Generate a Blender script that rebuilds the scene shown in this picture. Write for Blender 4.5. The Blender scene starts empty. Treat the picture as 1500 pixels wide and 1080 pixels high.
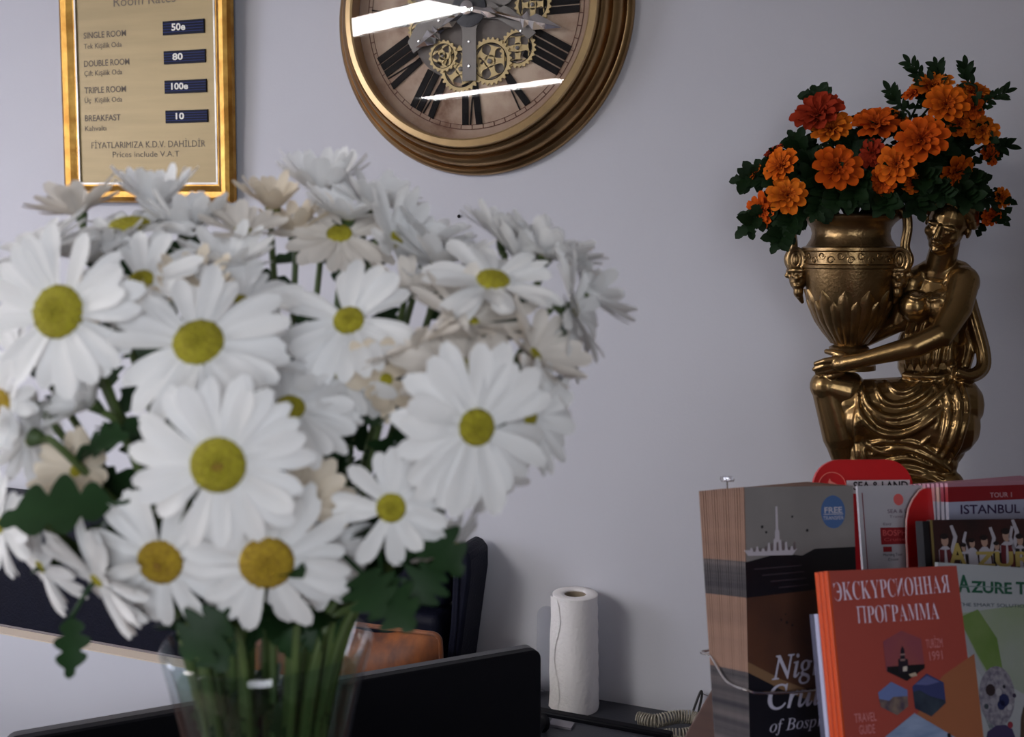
import bpy, bmesh, math, random
from math import sin, cos, pi, radians
from mathutils import Vector as V, Matrix
from mathutils.bvhtree import BVHTree
random.seed(7)
S = bpy.context.scene
COL = S.collection

# ------------------------------------------------------------------ camera, world, exposure
F, CD, CH = 1600.0, 1.9, 1.6
PIT = radians(3.0); PY = 360 + F * math.tan(PIT)      # principal row: the photo is a crop below the lens axis
PSI = radians(22.8)
FWD = V((-sin(PSI) * cos(PIT), cos(PSI) * cos(PIT), -sin(PIT)))
RGT = V((cos(PSI), sin(PSI), 0))
UPV = RGT.cross(FWD)
CAM = V((0, -CD, CH))
cd = bpy.data.cameras.new('camera'); cam = bpy.data.objects.new('camera', cd); COL.objects.link(cam)
cam.matrix_world = Matrix.Translation(CAM) @ Matrix((RGT, UPV, -FWD)).transposed().to_4x4()
cd.sensor_width = 36; cd.lens = F / 1500 * 36; cd.clip_start = .02; cd.shift_y = -(540 - PY) / 1500
cd.dof.use_dof = True; cd.dof.focus_distance = 1.55; cd.dof.aperture_fstop = 11.5
S.camera = cam
S.view_settings.view_transform = 'Standard'; S.view_settings.look = 'None'
S.view_settings.exposure = 0.0; S.view_settings.gamma = 1; S.view_settings.use_curve_mapping = False
W = bpy.data.worlds.new('world'); S.world = W; W.use_nodes = True
W.node_tree.nodes['Background'].inputs[0].default_value = (1.0, .90, .82, 1)
W.node_tree.nodes['Background'].inputs[1].default_value = .07
LAMP_L = 62.0        # radiance of the ceiling light diffusers


def area(name, loc, target, size, power, color, spread=180):
    l = bpy.data.lights.new(name, 'AREA'); l.shape = 'RECTANGLE'; l.size, l.size_y = size
    l.energy = power; l.color = color; l.spread = radians(spread)
    o = bpy.data.objects.new(name, l); COL.objects.link(o); o.location = loc
    o.rotation_euler = (V(target) - V(loc)).to_track_quat('-Z', 'Y').to_euler()
    return o


# added fill behind the camera: brightens the daisies, narrow spread spares the statue
area('daisy_fill', (.60, -3.25, 1.85), (-1.25, -.70, 1.40), (.9, 1.2), 4.2, (.88, .92, 1.0), 62)
# added light beside the left wall, so brightness falls off to the right
area('left_fill', (-3.80, -1.75, 1.75), (-1.0, -.6, 1.4), (1.3, 1.3), 39.0, (.80, .83, 1.0))


def ray(x, y): return FWD + RGT * ((x - 750) / F) - UPV * ((y - PY) / F)
def at(x, y, d): return CAM + ray(x, y) * d                       # photo point at camera depth d
def onY(x, y, yy=0.0):
    r = ray(x, y); return CAM + r * ((yy - CAM.y) / r.y)          # photo point on a plane parallel to the wall
def onZ(x, y, zz):
    r = ray(x, y); return CAM + r * ((zz - CAM.z) / r.z)          # photo point on a level plane


# ------------------------------------------------------------------ materials
MATS = {}
def mat(name, col, rough=.5, metal=0, var=0, vscale=20, bump=0, bscale=60, spec=.5, col2=None, trans=0, coat=0,
        emit=0, sheen=0, transl=0, vcol=False, stretch=None):
    if name in MATS: return MATS[name]
    m = bpy.data.materials.new(name); m.use_nodes = True; nt = m.node_tree; N = nt.nodes; L = nt.links
    b = N['Principled BSDF']; b.inputs['Base Color'].default_value = (*col, 1)
    b.inputs['Roughness'].default_value = rough; b.inputs['Metallic'].default_value = metal
    b.inputs['Specular IOR Level'].default_value = spec
    b.inputs['Transmission Weight'].default_value = trans; b.inputs['Coat Weight'].default_value = coat
    if sheen: b.inputs['Sheen Weight'].default_value = sheen
    if emit:
        b.inputs['Emission Color'].default_value = (*col, 1); b.inputs['Emission Strength'].default_value = emit
    src = None
    if vcol:
        a = N.new('ShaderNodeVertexColor'); a.layer_name = 'Col'; src = a.outputs[0]
        L.new(src, b.inputs['Base Color'])
    if var or bump or col2:
        tc = N.new('ShaderNodeTexCoord'); out = tc.outputs['Object']
        if stretch:
            mp = N.new('ShaderNodeMapping'); mp.inputs['Scale'].default_value = stretch
            L.new(out, mp.inputs[0]); out = mp.outputs[0]
    if var or col2:
        n = N.new('ShaderNodeTexNoise'); n.inputs['Scale'].default_value = vscale; n.inputs['Detail'].default_value = 5
        L.new(out, n.inputs['Vector'])
        r = N.new('ShaderNodeValToRGB'); r.color_ramp.elements[0].position = .32; r.color_ramp.elements[1].position = .68
        c2 = col2 or tuple(max(0, c * (1 - var)) for c in col)
        r.color_ramp.elements[0].color = (*c2, 1); r.color_ramp.elements[1].color = (*col, 1)
        L.new(n.outputs[0], r.inputs[0]); L.new(r.outputs[0], b.inputs['Base Color'])
    if bump:
        n2 = N.new('ShaderNodeTexNoise'); n2.inputs['Scale'].default_value = bscale; n2.inputs['Detail'].default_value = 3
        L.new(out, n2.inputs['Vector'])
        bp = N.new('ShaderNodeBump'); bp.inputs['Strength'].default_value = bump; bp.inputs['Distance'].default_value = .002
        L.new(n2.outputs[0], bp.inputs['Height']); L.new(bp.outputs[0], b.inputs['Normal'])
    if transl:
        t = N.new('ShaderNodeBsdfTranslucent'); t.inputs[0].default_value = (*col, 1)
        if src: L.new(src, t.inputs[0])
        mx = N.new('ShaderNodeMixShader'); mx.inputs[0].default_value = transl
        L.new(b.outputs[0], mx.inputs[1]); L.new(t.outputs[0], mx.inputs[2])
        L.new(mx.outputs[0], N['Material Output'].inputs[0])
    MATS[name] = m
    return m


def flat(r, g, b, rough=.45):
    """printed ink, given as sRGB 0-255"""
    f = lambda c: (c / 255 / 12.92) if c <= 10 else ((c / 255 + .055) / 1.055) ** 2.4
    return mat('ink_%d_%d_%d' % (r, g, b), (f(r), f(g), f(b)), rough)


WALL = mat('wall_paint', (.585, .585, .635), .75, var=.03, vscale=3, bump=.12, bscale=180)
CEIL = mat('ceiling_paint', (.62, .60, .57), .8, var=.03, vscale=4)
FLOOR = mat('floor_tiles', (.30, .24, .19), .4, var=.25, vscale=5)
GOLD = mat('statue_gold_paint', (.32, .205, .088), .27, .95, col2=(.21, .13, .052), vscale=14, bump=.15, bscale=120)
GOLDP = mat('urn_gold_paint', (.33, .215, .10), .31, .95, col2=(.22, .14, .06), vscale=30, bump=.25, bscale=260)
BEZELG = mat('clock_bright_gold', (.58, .40, .20), .36, .85, var=.2, vscale=25)
CLOCKG = mat('clock_antique_gold', (.40, .255, .12), .30, .92, col2=(.26, .155, .07), vscale=12, bump=.1, bscale=90)
FRAMEG = mat('frame_gold_leaf', (.56, .32, .075), .34, .9, col2=(.34, .16, .03), vscale=30, bump=.2, bscale=90)
FRAMES = mat('frame_silver_edge', (.50, .47, .42), .4, .8, var=.3, vscale=30)
BRASS = mat('brass_plate', (.27, .205, .105), .45, .6, var=.12, vscale=4, stretch=(1, 12, 1))
BLACKP = mat('black_plastic', (.003, .003, .005), .55, spec=.12)
MIRRORW = mat('mirror_chrome', (.85, .85, .88), .08, 1)
CHROME = mat('chrome_wire', (.75, .75, .78), .15, 1)
GLASS = mat('clear_glass', (1, 1, 1), .0, trans=1)
VGLASS = mat('vase_glass', (.94, .97, .97), .0, trans=1)
LEATHER = mat('navy_leather', (.006, .007, .018), .55, spec=.16, bump=.5, bscale=220, var=.2, vscale=40)
VELVET = mat('orange_velvet', (.36, .10, .010), .6, col2=(.10, .022, .004), vscale=26, sheen=.3, bump=.6, bscale=40, stretch=(1, 1, .35))
PAPERW = mat('tissue_paper', (.82, .79, .78), .9, bump=.8, bscale=150)
CARDB = mat('cardboard_core', (.30, .24, .17), .9, var=.2, vscale=80)
PETAL = mat('daisy_petal_white', (.86, .86, .86), .5, transl=.30, spec=.25)
CREAM = mat('daisy_petal_cream', (.80, .70, .56), .6, transl=.25, var=.15, vscale=60)
TIRED = mat('daisy_petal_faded', (.80, .75, .69), .6, transl=.25, var=.12, vscale=60)
DISC = mat('daisy_disc_yellow', (.40, .36, .015), .8, col2=(.26, .22, .01), vscale=500, bump=1, bscale=700)
DISCO = mat('daisy_disc_ochre', (.44, .30, .012), .8, col2=(.28, .17, .01), vscale=500, bump=1, bscale=700)
DISCC = mat('daisy_disc_brown_centre', (.22, .10, .01), .8, var=.3, vscale=500)
STEM = mat('stem_green', (.075, .115, .03), .55, var=.3, vscale=30)
LEAF = mat('leaf_green', (.018, .05, .016), .5, spec=.2, var=.35, vscale=40, transl=.12)
LEAFD = mat('artificial_leaf_green', (.008, .024, .006), .6, spec=.15, var=.4, vscale=40, transl=.05)
OPETAL = mat('orange_petal_cloth', (.8, .2, .02), .8, spec=.1, vcol=True, transl=.15)
CALYX = mat('calyx_green', (.05, .085, .025), .6, var=.3, vscale=60)
COUNTER = mat('counter_brown_laminate', (.14, .065, .045), .45, var=.25, vscale=6, stretch=(1, 8, 1))
DARKG = mat('dark_grey_plastic', (.035, .037, .047), .45, bump=.2, bscale=300)
WHITEL = mat('white_laminate', (.52, .53, .60), .5, var=.02, vscale=3)
CREAML = mat('cream_edge_band', (.62, .52, .43), .55)
ACRYL = mat('clear_acrylic', (.96, .96, 1), .12, trans=1)
REDP = mat('red_acrylic', (.50, .006, .010), .3, coat=.2)
CORDM = mat('beige_coiled_cord', (.30, .27, .21), .55)
GEARM = mat('gear_brass_paint', (.66, .50, .24), .5, .25, var=.2, vscale=40)
PLATEM = mat('clock_steel_plate', (.19, .175, .165), .45, .4, var=.15, vscale=25)
NUMBLK = mat('clock_numeral_black', (.006, .005, .006), .6, spec=.1)


def pane(name, tint, refl, haze=0.0):
    """thin clear sheet: lets light straight through and mirrors by Fresnel"""
    m = bpy.data.materials.new(name); m.use_nodes = True; N = m.node_tree.nodes; L = m.node_tree.links
    tr = N.new('ShaderNodeBsdfTransparent'); tr.inputs[0].default_value = (*tint, 1)
    gl = N.new('ShaderNodeBsdfGlossy'); gl.inputs['Roughness'].default_value = .01
    fr = N.new('ShaderNodeFresnel'); fr.inputs[0].default_value = refl
    mx = N.new('ShaderNodeMixShader'); ge = N.new('ShaderNodeNewGeometry'); fm = N.new('ShaderNodeMath'); fm.operation = 'MULTIPLY_ADD'; fm.inputs[1].default_value = -1; fm.inputs[2].default_value = 1
    L.new(ge.outputs['Backfacing'], fm.inputs[0]); fx = N.new('ShaderNodeMath'); fx.operation = 'MULTIPLY'; L.new(fm.outputs[0], fx.inputs[0]); L.new(fr.outputs[0], fx.inputs[1])
    L.new(fx.outputs[0], mx.inputs[0]); L.new(tr.outputs[0], mx.inputs[1]); L.new(gl.outputs[0], mx.inputs[2])
    last = mx
    if haze:
        df = N.new('ShaderNodeBsdfDiffuse'); df.inputs[0].default_value = (.7, .7, .74, 1)
        m2 = N.new('ShaderNodeMixShader'); m2.inputs[0].default_value = haze; L.new(mx.outputs[0], m2.inputs[1]); L.new(df.outputs[0], m2.inputs[2]); last = m2
    L.new(last.outputs[0], N['Material Output'].inputs[0]); return m
PANE = pane('clock_pane_glass', (.97, .97, .97), 1.35)
VGLASS = pane('vase_clear_glass', (.82, .87, .88), 1.6)
WATERM = pane('vase_water', (.80, .86, .80), 1.12)
ACRYL = pane('clear_acrylic_sheet', (.93, .94, .96), 1.4, .14)


def dial_material():
    m = bpy.data.materials.new('aged_dial_paper'); m.use_nodes = True; N = m.node_tree.nodes; L = m.node_tree.links
    b = N['Principled BSDF']; b.inputs['Roughness'].default_value = .7
    tc = N.new('ShaderNodeTexCoord')
    n = N.new('ShaderNodeTexNoise'); n.inputs['Scale'].default_value = 11; n.inputs['Detail'].default_value = 8; n.inputs['Roughness'].default_value = .62
    L.new(tc.outputs['Object'], n.inputs['Vector'])
    r = N.new('ShaderNodeValToRGB'); e = r.color_ramp.elements
    e[0].position = .33; e[0].color = (.20, .10, .055, 1); e[1].position = .62; e[1].color = (.62, .48, .36, 1)
    x = e.new(.48); x.color = (.47, .33, .24, 1)
    L.new(n.outputs[0], r.inputs[0])
    # aged brown towards the rim
    g = N.new('ShaderNodeVectorMath'); g.operation = 'LENGTH'; L.new(tc.outputs['Object'], g.inputs[0])
    mr = N.new('ShaderNodeMapRange'); mr.inputs[1].default_value = .17; mr.inputs[2].default_value = .25
    L.new(g.outputs['Value'], mr.inputs[0])
    mu = N.new('ShaderNodeMath'); mu.operation = 'MULTIPLY'; L.new(mr.outputs[0], mu.inputs[0]); L.new(n.outputs[0], mu.inputs[1])
    mx = N.new('ShaderNodeMix'); mx.data_type = 'RGBA'
    L.new(mu.outputs[0], mx.inputs[0]); L.new(r.outputs[0], mx.inputs[6]); mx.inputs[7].default_value = (.15, .05, .02, 1)
    L.new(mx.outputs[2], b.inputs['Base Color'])
    return m
DIAL = dial_material()


# ------------------------------------------------------------------ mesh helpers
class MB:
    def __init__(s): s.v, s.f, s.m, s.c = [], [], [], []
    def add(s, vs, fs, T=None, mi=0, cols=None):
        o = len(s.v)
        s.v += [tuple(T @ V(p)) if T is not None else tuple(p) for p in vs]
        s.f += [tuple(i + o for i in f) for f in fs]; s.m += [mi] * len(fs)
        s.c += cols if cols else [(1, 1, 1)] * len(vs)
        return s
    def box(s, a, b, T=None, mi=0):
        (x0, y0, z0), (x1, y1, z1) = a, b
        vs = [(x, y, z) for z in (z0, z1) for y in (y0, y1) for x in (x0, x1)]
        return s.add(vs, [(0, 2, 3, 1), (4, 5, 7, 6), (0, 1, 5, 4), (2, 6, 7, 3), (0, 4, 6, 2), (1, 3, 7, 5)], T, mi)
    def lathe(s, prof, n=48, T=None, mi=0, closed=False):
        vs, fs, st = [], [], []
        for r, z in prof:
            st.append(len(vs))
            if r < 1e-6: vs.append((0, 0, z)); continue
            for k in range(n):
                a = 2 * pi * k / n; vs.append((r * cos(a), r * sin(a), z))
        m = len(prof); rng = range(m if closed else m - 1)
        for i in rng:
            j = (i + 1) % m; A, B = st[i], st[j]; pa, pb = prof[i][0] < 1e-6, prof[j][0] < 1e-6
            for k in range(n):
                l = (k + 1) % n
                if pa and pb: continue
                if pa: fs.append((A, B + l, B + k))
                elif pb: fs.append((A + k, A + l, B))
                else: fs.append((A + k, A + l, B + l, B + k))
        if not closed:
            if prof[0][0] > 1e-6: fs.append(tuple(reversed(range(n))))
            if prof[-1][0] > 1e-6: fs.append(tuple(st[-1] + k for k in range(n)))
        return s.add(vs, fs, T, mi)
    def tube(s, pts, r, n=8, T=None, mi=0, closed=False, flatn=1.0, cap=True):
        pts = [V(p) for p in pts]; m = len(pts)
        rs = r if isinstance(r, (list, tuple)) else [r] * m
        tans = []
        for i in range(m):
            a = pts[(i - 1) % m] if (closed or i) else pts[0]
            b = pts[(i + 1) % m] if (closed or i < m - 1) else pts[-1]
            t = (b - a); tans.append(t.normalized() if t.length > 1e-9 else V((0, 0, 1)))
        up = V((0, 0, 1)) if abs(tans[0].z) < .9 else V((1, 0, 0))
        u = tans[0].cross(up).normalized(); vs = []; fs = []
        for i in range(m):
            t = tans[i]; u = (u - t * u.dot(t)); u = u.normalized() if u.length > 1e-6 else t.orthogonal().normalized()
            w = t.cross(u)
            for k in range(n):
                a = 2 * pi * k / n; vs.append(pts[i] + u * (rs[i] * cos(a)) + w * (rs[i] * flatn * sin(a)))
        for i in range(m if closed else m - 1):
            j = (i + 1) % m
            for k in range(n):
                l = (k + 1) % n; fs.append((i * n + k, i * n + l, j * n + l, j * n + k))
        if not closed and cap:
            fs.append(tuple(reversed(range(n)))); fs.append(tuple((m - 1) * n + k for k in range(n)))
        return s.add(vs, fs, T, mi)
    def ball(s, c, r, n=14, T=None, mi=0, R=None):
        rx, ry, rz = r if isinstance(r, (tuple, list)) else (r, r, r); c = V(c); vs = []; fs = []
        h = n // 2
        for i in range(h + 1):
            th = pi * i / h
            for k in range(n):
                a = 2 * pi * k / n; p = V((rx * sin(th) * cos(a), ry * sin(th) * sin(a), -rz * cos(th)))
                vs.append(c + (R @ p if R is not None else p))
        for i in range(h):
            for k in range(n):
                l = (k + 1) % n; fs.append((i * n + k, i * n + l, (i + 1) * n + l, (i + 1) * n + k))
        return s.add(vs, fs, T, mi)
    def capsule(s, a, b, ra, rb, n=24, T=None):
        a, b = V(a), V(b); pts = []; rs = []; d = (b - a)
        if d.length < 1e-6: return s.ball(a, ra, n, T)
        u = d.normalized()
        for k in range(5):
            t = k / 4 * pi / 2; pts.append(a - u * ra * cos(t)); rs.append(max(1e-4, ra * sin(t)))
        for k in range(1, 5): pts.append(a + d * k / 5); rs.append(ra + (rb - ra) * k / 5)
        for k in range(5):
            t = pi / 2 - k / 4 * pi / 2; pts.append(b + u * rb * cos(t)); rs.append(max(1e-4, rb * sin(t)))
        return s.tube(pts, rs, n, T)
    def prism(s, poly, z0, z1, T=None, mi=0):
        n = len(poly)
        vs = [(x, y, z0) for x, y in poly] + [(x, y, z1) for x, y in poly]
        fs = [tuple(reversed(range(n))), tuple(range(n, 2 * n))]
        fs += [(i, (i + 1) % n, n + (i + 1) % n, n + i) for i in range(n)]
        return s.add(vs, fs, T, mi)
    def ring(s, outer, inner, z0, z1, T=None, mi=0):
        """two loops with the same number of points, extruded"""
        n = len(outer)
        vs = [(x, y, z) for z in (z0, z1) for L in (outer, inner) for x, y in L]
        O0, I0, O1, I1 = 0, n, 2 * n, 3 * n; fs = []
        for i in range(n):
            j = (i + 1) % n
            fs += [(O1 + i, O1 + j, I1 + j, I1 + i), (O0 + j, O0 + i, I0 + i, I0 + j), (O0 + i, O0 + j, O1 + j, O1 + i), (I0 + j, I0 + i, I1 + i, I1 + j)]
        return s.add(vs, fs, T, mi)
    def mesh(s, name, smooth=True, col=False):
        me = bpy.data.meshes.new(name); me.from_pydata(s.v, [], s.f); me.validate(); 
        if len(me.polygons) == len(s.m): me.polygons.foreach_set('material_index', s.m)
        if smooth: me.polygons.foreach_set('use_smooth', [True] * len(me.polygons))
        if col:
            ca = me.color_attributes.new('Col', 'FLOAT_COLOR', 'POINT')
            for i, c in enumerate(s.c): ca.data[i].color = (*c, 1)
        bm = bmesh.new(); bm.from_mesh(me); bmesh.ops.recalc_face_normals(bm, faces=bm.faces); bm.to_mesh(me); bm.free()
        return me


def link(name, me, mats, parent=None, sharp=None):
    o = bpy.data.objects.new(name, me); COL.objects.link(o)
    if not me.materials:
        for m in (mats if isinstance(mats, (list, tuple)) else [mats]): me.materials.append(m)
    if parent: o.parent = parent
    if sharp is not None:
        me.set_sharp_from_angle(angle=radians(sharp))
    return o
def obj(name, mb, mats, parent=None, smooth=True, sharp=40, bevel=0, col=False, subsurf=0):
    o = link(name, mb.mesh(name, smooth, col), mats, parent, sharp if smooth else None)
    if bevel:
        b = o.modifiers.new('bevel', 'BEVEL'); b.width = bevel; b.segments = 2; b.limit_method = 'ANGLE'
    if subsurf:
        b = o.modifiers.new('subsurf', 'SUBSURF'); b.levels = b.render_levels = subsurf
    return o
def tag(o, label=None, cat=None, group=None, kind=None):
    if label: o['label'] = label
    if cat: o['category'] = cat
    if group: o['group'] = group
    if kind: o['kind'] = kind
    return o
def thing(name, label, cat, Mx, group=None):
    o = bpy.data.objects.new(name, None); COL.objects.link(o); o.empty_display_size = .05
    o.matrix_world = Mx if isinstance(Mx, Matrix) else Matrix.Translation(V(Mx))
    return tag(o, label, cat, group)
def basis(loc, ex, ey):
    ex = V(ex).normalized(); ey = V(ey); ey = (ey - ex * ey.dot(ex)).normalized(); ez = ex.cross(ey)
    return Matrix.Translation(V(loc)) @ Matrix((ex, ey, ez)).transposed().to_4x4()
def facing(loc, n, spin=0):
    n = V(n).normalized(); u = V((0, 0, 1)) if abs(n.z) < .95 else V((0, 1, 0))
    ex = u.cross(n).normalized()
    return basis(loc, ex, n.cross(ex)) @ Matrix.Rotation(spin, 4, 'Z')
def camdir(nx, ny, nz): return (RGT * nx + UPV * ny - FWD * nz).normalized()
def bez(p, n=12):
    """Catmull-Rom through the points"""
    p = [V(q) for q in p]; q = [p[0] * 2 - p[1]] + p + [p[-1] * 2 - p[-2]]; out = []
    for i in range(1, len(q) - 2):
        for k in range(n):
            t = k / n; a, b, c, d = q[i - 1], q[i], q[i + 1], q[i + 2]
            out.append(.5 * ((2 * b) + (c - a) * t + (2 * a - 5 * b + 4 * c - d) * t * t + (3 * b - a - 3 * c + d) * t ** 3))
    out.append(p[-1]); return out


def glyphs(s, bold=0.0, shear=0, res=3):
    """text as a mesh lying in xy, returned as (verts, faces)"""
    c = bpy.data.curves.new('lettering', 'FONT'); c.body = s; c.resolution_u = res; c.offset = bold; c.shear = shear
    o = bpy.data.objects.new('lettering', c); COL.objects.link(o)
    dg = bpy.context.evaluated_depsgraph_get(); dg.update()
    me = bpy.data.meshes.new_from_object(o.evaluated_get(dg))
    vs = [tuple(v.co) for v in me.vertices]; fs = [tuple(p.vertices) for p in me.polygons]
    bpy.data.objects.remove(o); bpy.data.curves.remove(c); bpy.data.meshes.remove(me)
    return vs, fs
def lettering(mb, s, x0, x1, y0, h, z, bold=0.0, shear=0, mi=0, skew=0):
    """text fitted to width x0..x1, baseline y0, capital height h; skew lifts the baseline along x"""
    vs, fs = glyphs(s, bold, shear)
    if not vs: return
    a = min(v[0] for v in vs); b = max(v[0] for v in vs); sx = (x1 - x0) / max(1e-6, b - a); sy = h / .69
    mb.add([(x0 + (v[0] - a) * sx, y0 + v[1] * sy + skew * (v[0] - a) * sx, z) for v in vs], fs, None, mi)
def serif(mb, s, x0, x1, y0, h, z, mi=0):
    """serif capitals, Cyrillic forms taken from mathematical letters (some mirrored)"""
    table = {'П': ('𝚷', 0), 'Р': ('𝐏', 0), 'О': ('𝐎', 0), 'Г': ('𝚪', 0), 'А': ('𝐀', 0), 'М': ('𝐌', 0), 'К': ('𝐊', 0),
             'С': ('𝐂', 0), 'Н': ('𝐇', 0), 'И': ('𝐍', 1), 'Я': ('𝐑', 1), 'Э': ('𝐂', 2), 'У': ('𝐘', 0)}
    cur = 0; V2, F2 = [], []
    for ch in s:
        g, mode = table[ch]; vs, fs = glyphs(g, -.012)
        a = min(v[0] for v in vs); b = max(v[0] for v in vs)
        vs = [((b - v[0]) if mode else (v[0] - a), v[1], 0) for v in vs]
        if mode: fs = [tuple(reversed(f)) for f in fs]
        if mode == 2:
            n = len(vs); vs += [(.22, .31, 0), (b - a - .05, .31, 0), (b - a - .05, .37, 0), (.22, .37, 0)]; fs.append((n, n + 1, n + 2, n + 3))
        o = len(V2); V2 += [(v[0] + cur, v[1], 0) for v in vs]; F2 += [tuple(i + o for i in f) for f in fs]
        cur += b - a + .06
    sx = (x1 - x0) / (cur - .06)
    mb.add([(x0 + v[0] * sx, y0 + v[1] * h / .68, z) for v in V2], F2, None, mi)

# ------------------------------------------------------------------ the room
LAMPF0 = mat('fill_frame_white', (.7, .7, .7), .5)
def struct(name, mb, m, **k): return tag(obj(name, mb, m, None, **k), kind='structure')
struct('wall_back', MB().box((-3.9, 0, 0), (2.6, .12, 2.7)), WALL, smooth=False)
struct('wall_left', MB().box((-4.02, -6.5, 0), (-3.9, .12, 2.7)), WALL, smooth=False)
wn = struct('left_fill_frame', MB().ring([(-.72, -.72), (.72, -.72), (.72, .72), (-.72, .72)], [(-.65, -.65), (.65, -.65), (.65, .65), (-.65, .65)], 0, .03, Matrix.Translation((-3.9, -1.75, 1.75)) @ Matrix.Rotation(pi / 2, 4, 'Y')), LAMPF0, smooth=False)  # frame added round the left fill light; the wall behind is solid
struct('floor', MB().box((-4.02, -6.5, -.1), (2.6, .12, 0)), FLOOR, smooth=False)
struct('ceiling', MB().box((-4.02, -6.5, 2.7), (2.6, .12, 2.8)), CEIL, smooth=False)

LIGHTM = mat('lamp_diffuser_glow', (1, .97, .95), .5, emit=LAMP_L)
LAMPF = mat('lamp_white_housing', (.7, .7, .7), .5)
def ceiling_light(c, ang, ln, w, label):
    t = thing('ceiling_light', label, 'ceiling light', Matrix.Translation((c[0], c[1], 2.7)) @ Matrix.Rotation(radians(ang), 4, 'Z'), 'fluorescent lights on the ceiling')
    a, b = ln / 2, w / 2
    f = MB().ring([(-a - .04, -b - .04), (a + .04, -b - .04), (a + .04, b + .04), (-a - .04, b + .04)],
                  [(-a, -b), (a, -b), (a, b), (-a, b)], -.06, 0)
    obj('housing', f, LAMPF, t, smooth=False)
    obj('diffuser', MB().box((-a, -b, -.05), (a, b, -.035)), LIGHTM, t, smooth=False)
ceiling_light((-2.76, -2.835), 22, 1.45, .30, 'long fluorescent ceiling light whose reflection shows high in the clock glass')
ceiling_light((-3.0, -5.01), 21, 1.35, .22, 'long fluorescent ceiling light mirrored as the lower white bar in the clock')

# counter: front arm before the camera and an arm running back to the wall
t = thing('reception_counter', 'brown laminate reception counter carrying the daisy vase, the brochures and the statue', 'counter', (0, 0, 0))
CZ = 1.15
XL = -.235
obj('counter_top', MB().prism([(-2.1, -1.72), (1.0, -1.72), (1.0, -.004), (XL, -.004), (XL, -1.24), (-2.1, -1.24)], CZ - .035, CZ), COUNTER, t, smooth=False, bevel=.002)
obj('front_panel', MB().box((-2.08, -1.66, .002), (.98, -1.62, CZ - .036)), WHITEL, t, smooth=False)
obj('side_panel', MB().box((XL + .03, -1.61, .002), (XL + .06, -.01, CZ - .036)), WHITEL, t, smooth=False)

# small nail left in the wall
p = onY(673, 317)
tag(obj('wall_nail', MB().lathe([(0, .004), (.003, .0035), (.0035, .002), (.0015, .0012), (.0015, -.001)], 12, facing(p + V((0, -.0005, 0)), (0, -1, 0))), NUMBLK),
    'tiny black nail in the bare wall below the clock', 'nail')

# ------------------------------------------------------------------ framed price board
NAVY = mat('price_plate_navy', (.006, .007, .022), .5, spec=.12)
NAVYL = mat('price_plate_blue_line', (.014, .024, .12), .5, spec=.12)
INKG = mat('engraved_dark_lettering', (.10, .075, .05), .6)
WINK = mat('white_digit', (.80, .78, .72), .6)
sg = thing('price_board', 'gold framed brass board listing room rates beside the clock', 'sign',
           basis((-1.645, -.012, 1.693), (cos(radians(1.2)), 0, -sin(radians(1.2))), (sin(radians(1.2)), -sin(radians(2)), 1)))
SW, SH = .456, .66
def frame_loop(i): return [(-SW / 2 + i, i), (SW / 2 - i, i), (SW / 2 - i, SH - i), (-SW / 2 + i, SH - i)]
prof = [(0, 0), (0, .010), (.004, .018), (.012, .022), (.024, .019), (.036, .011), (.0395, .010)]
mb = MB()
for (a, h0), (b, h1) in zip(prof, prof[1:]):
    A, B = frame_loop(a), frame_loop(b); n = 4
    vs = [(x, y, h0) for x, y in A] + [(x, y, h1) for x, y in B]
    mb.add(vs, [(i, (i + 1) % 4, 4 + (i + 1) % 4, 4 + i) for i in range(4)])
obj('frame', mb, FRAMEG, sg, sharp=25)
obj('frame_lip', MB().ring(frame_loop(.0392), frame_loop(.0435), .006, .0112), FRAMES, sg, smooth=False)
obj('backing', MB().box((-SW / 2 + .002, .002, -.002), (SW / 2 - .002, SH - .002, .003)), mat('frame_back_dark', (.03, .02, .02), .8), sg, smooth=False)
obj('brass_panel', MB().box((-SW / 2 + .038, .038, .0035), (SW / 2 - .038, SH - .038, .0075)), BRASS, sg, smooth=False)
k = .00183
def U(x, y): return (x - (224.5 + (150 - y) * .004)) * .475 / (258 + (150 - y) * .05) + .021
def Vv(y): return (296 - y) * .001425
zt = .0079
def line(txt, x0, x1, yb, hpx, bold=.0, name='lettering', m=INKG, z=zt, label=None):
    mb = MB(); lettering(mb, txt, U(x0, yb), U(x1, yb), Vv(yb), hpx * .00145, z, bold, skew=.0); return obj(name, mb, m, sg, smooth=False)
line('Room Rates', 169, 262, 1, 14)
for a, x1, y, b, xb, yb in (('SINGLE ROOM', 187, 45.5, 'Tek Kişilik Oda', 180, 61), ('DOUBLE ROOM', 191, 88, 'Çift Kişilik Oda', 180, 102),
                            ('TRIPLE ROOM', 185, 128.5, 'Üç  Kişilik Oda', 179, 143), ('BREAKFAST', 176, 171, 'Kahvaltı', 154, 186)):
    line(a, 121.5, x1, y, 9, .012); line(b, 121.5, xb, yb, 7.5, .004)
line('FİYATLARIMIZA K.D.V. DAHİLDİR', 131, 297, 213, 9.5)
line('Prices include V.A.T', 163, 260, 227, 8.5)
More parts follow.
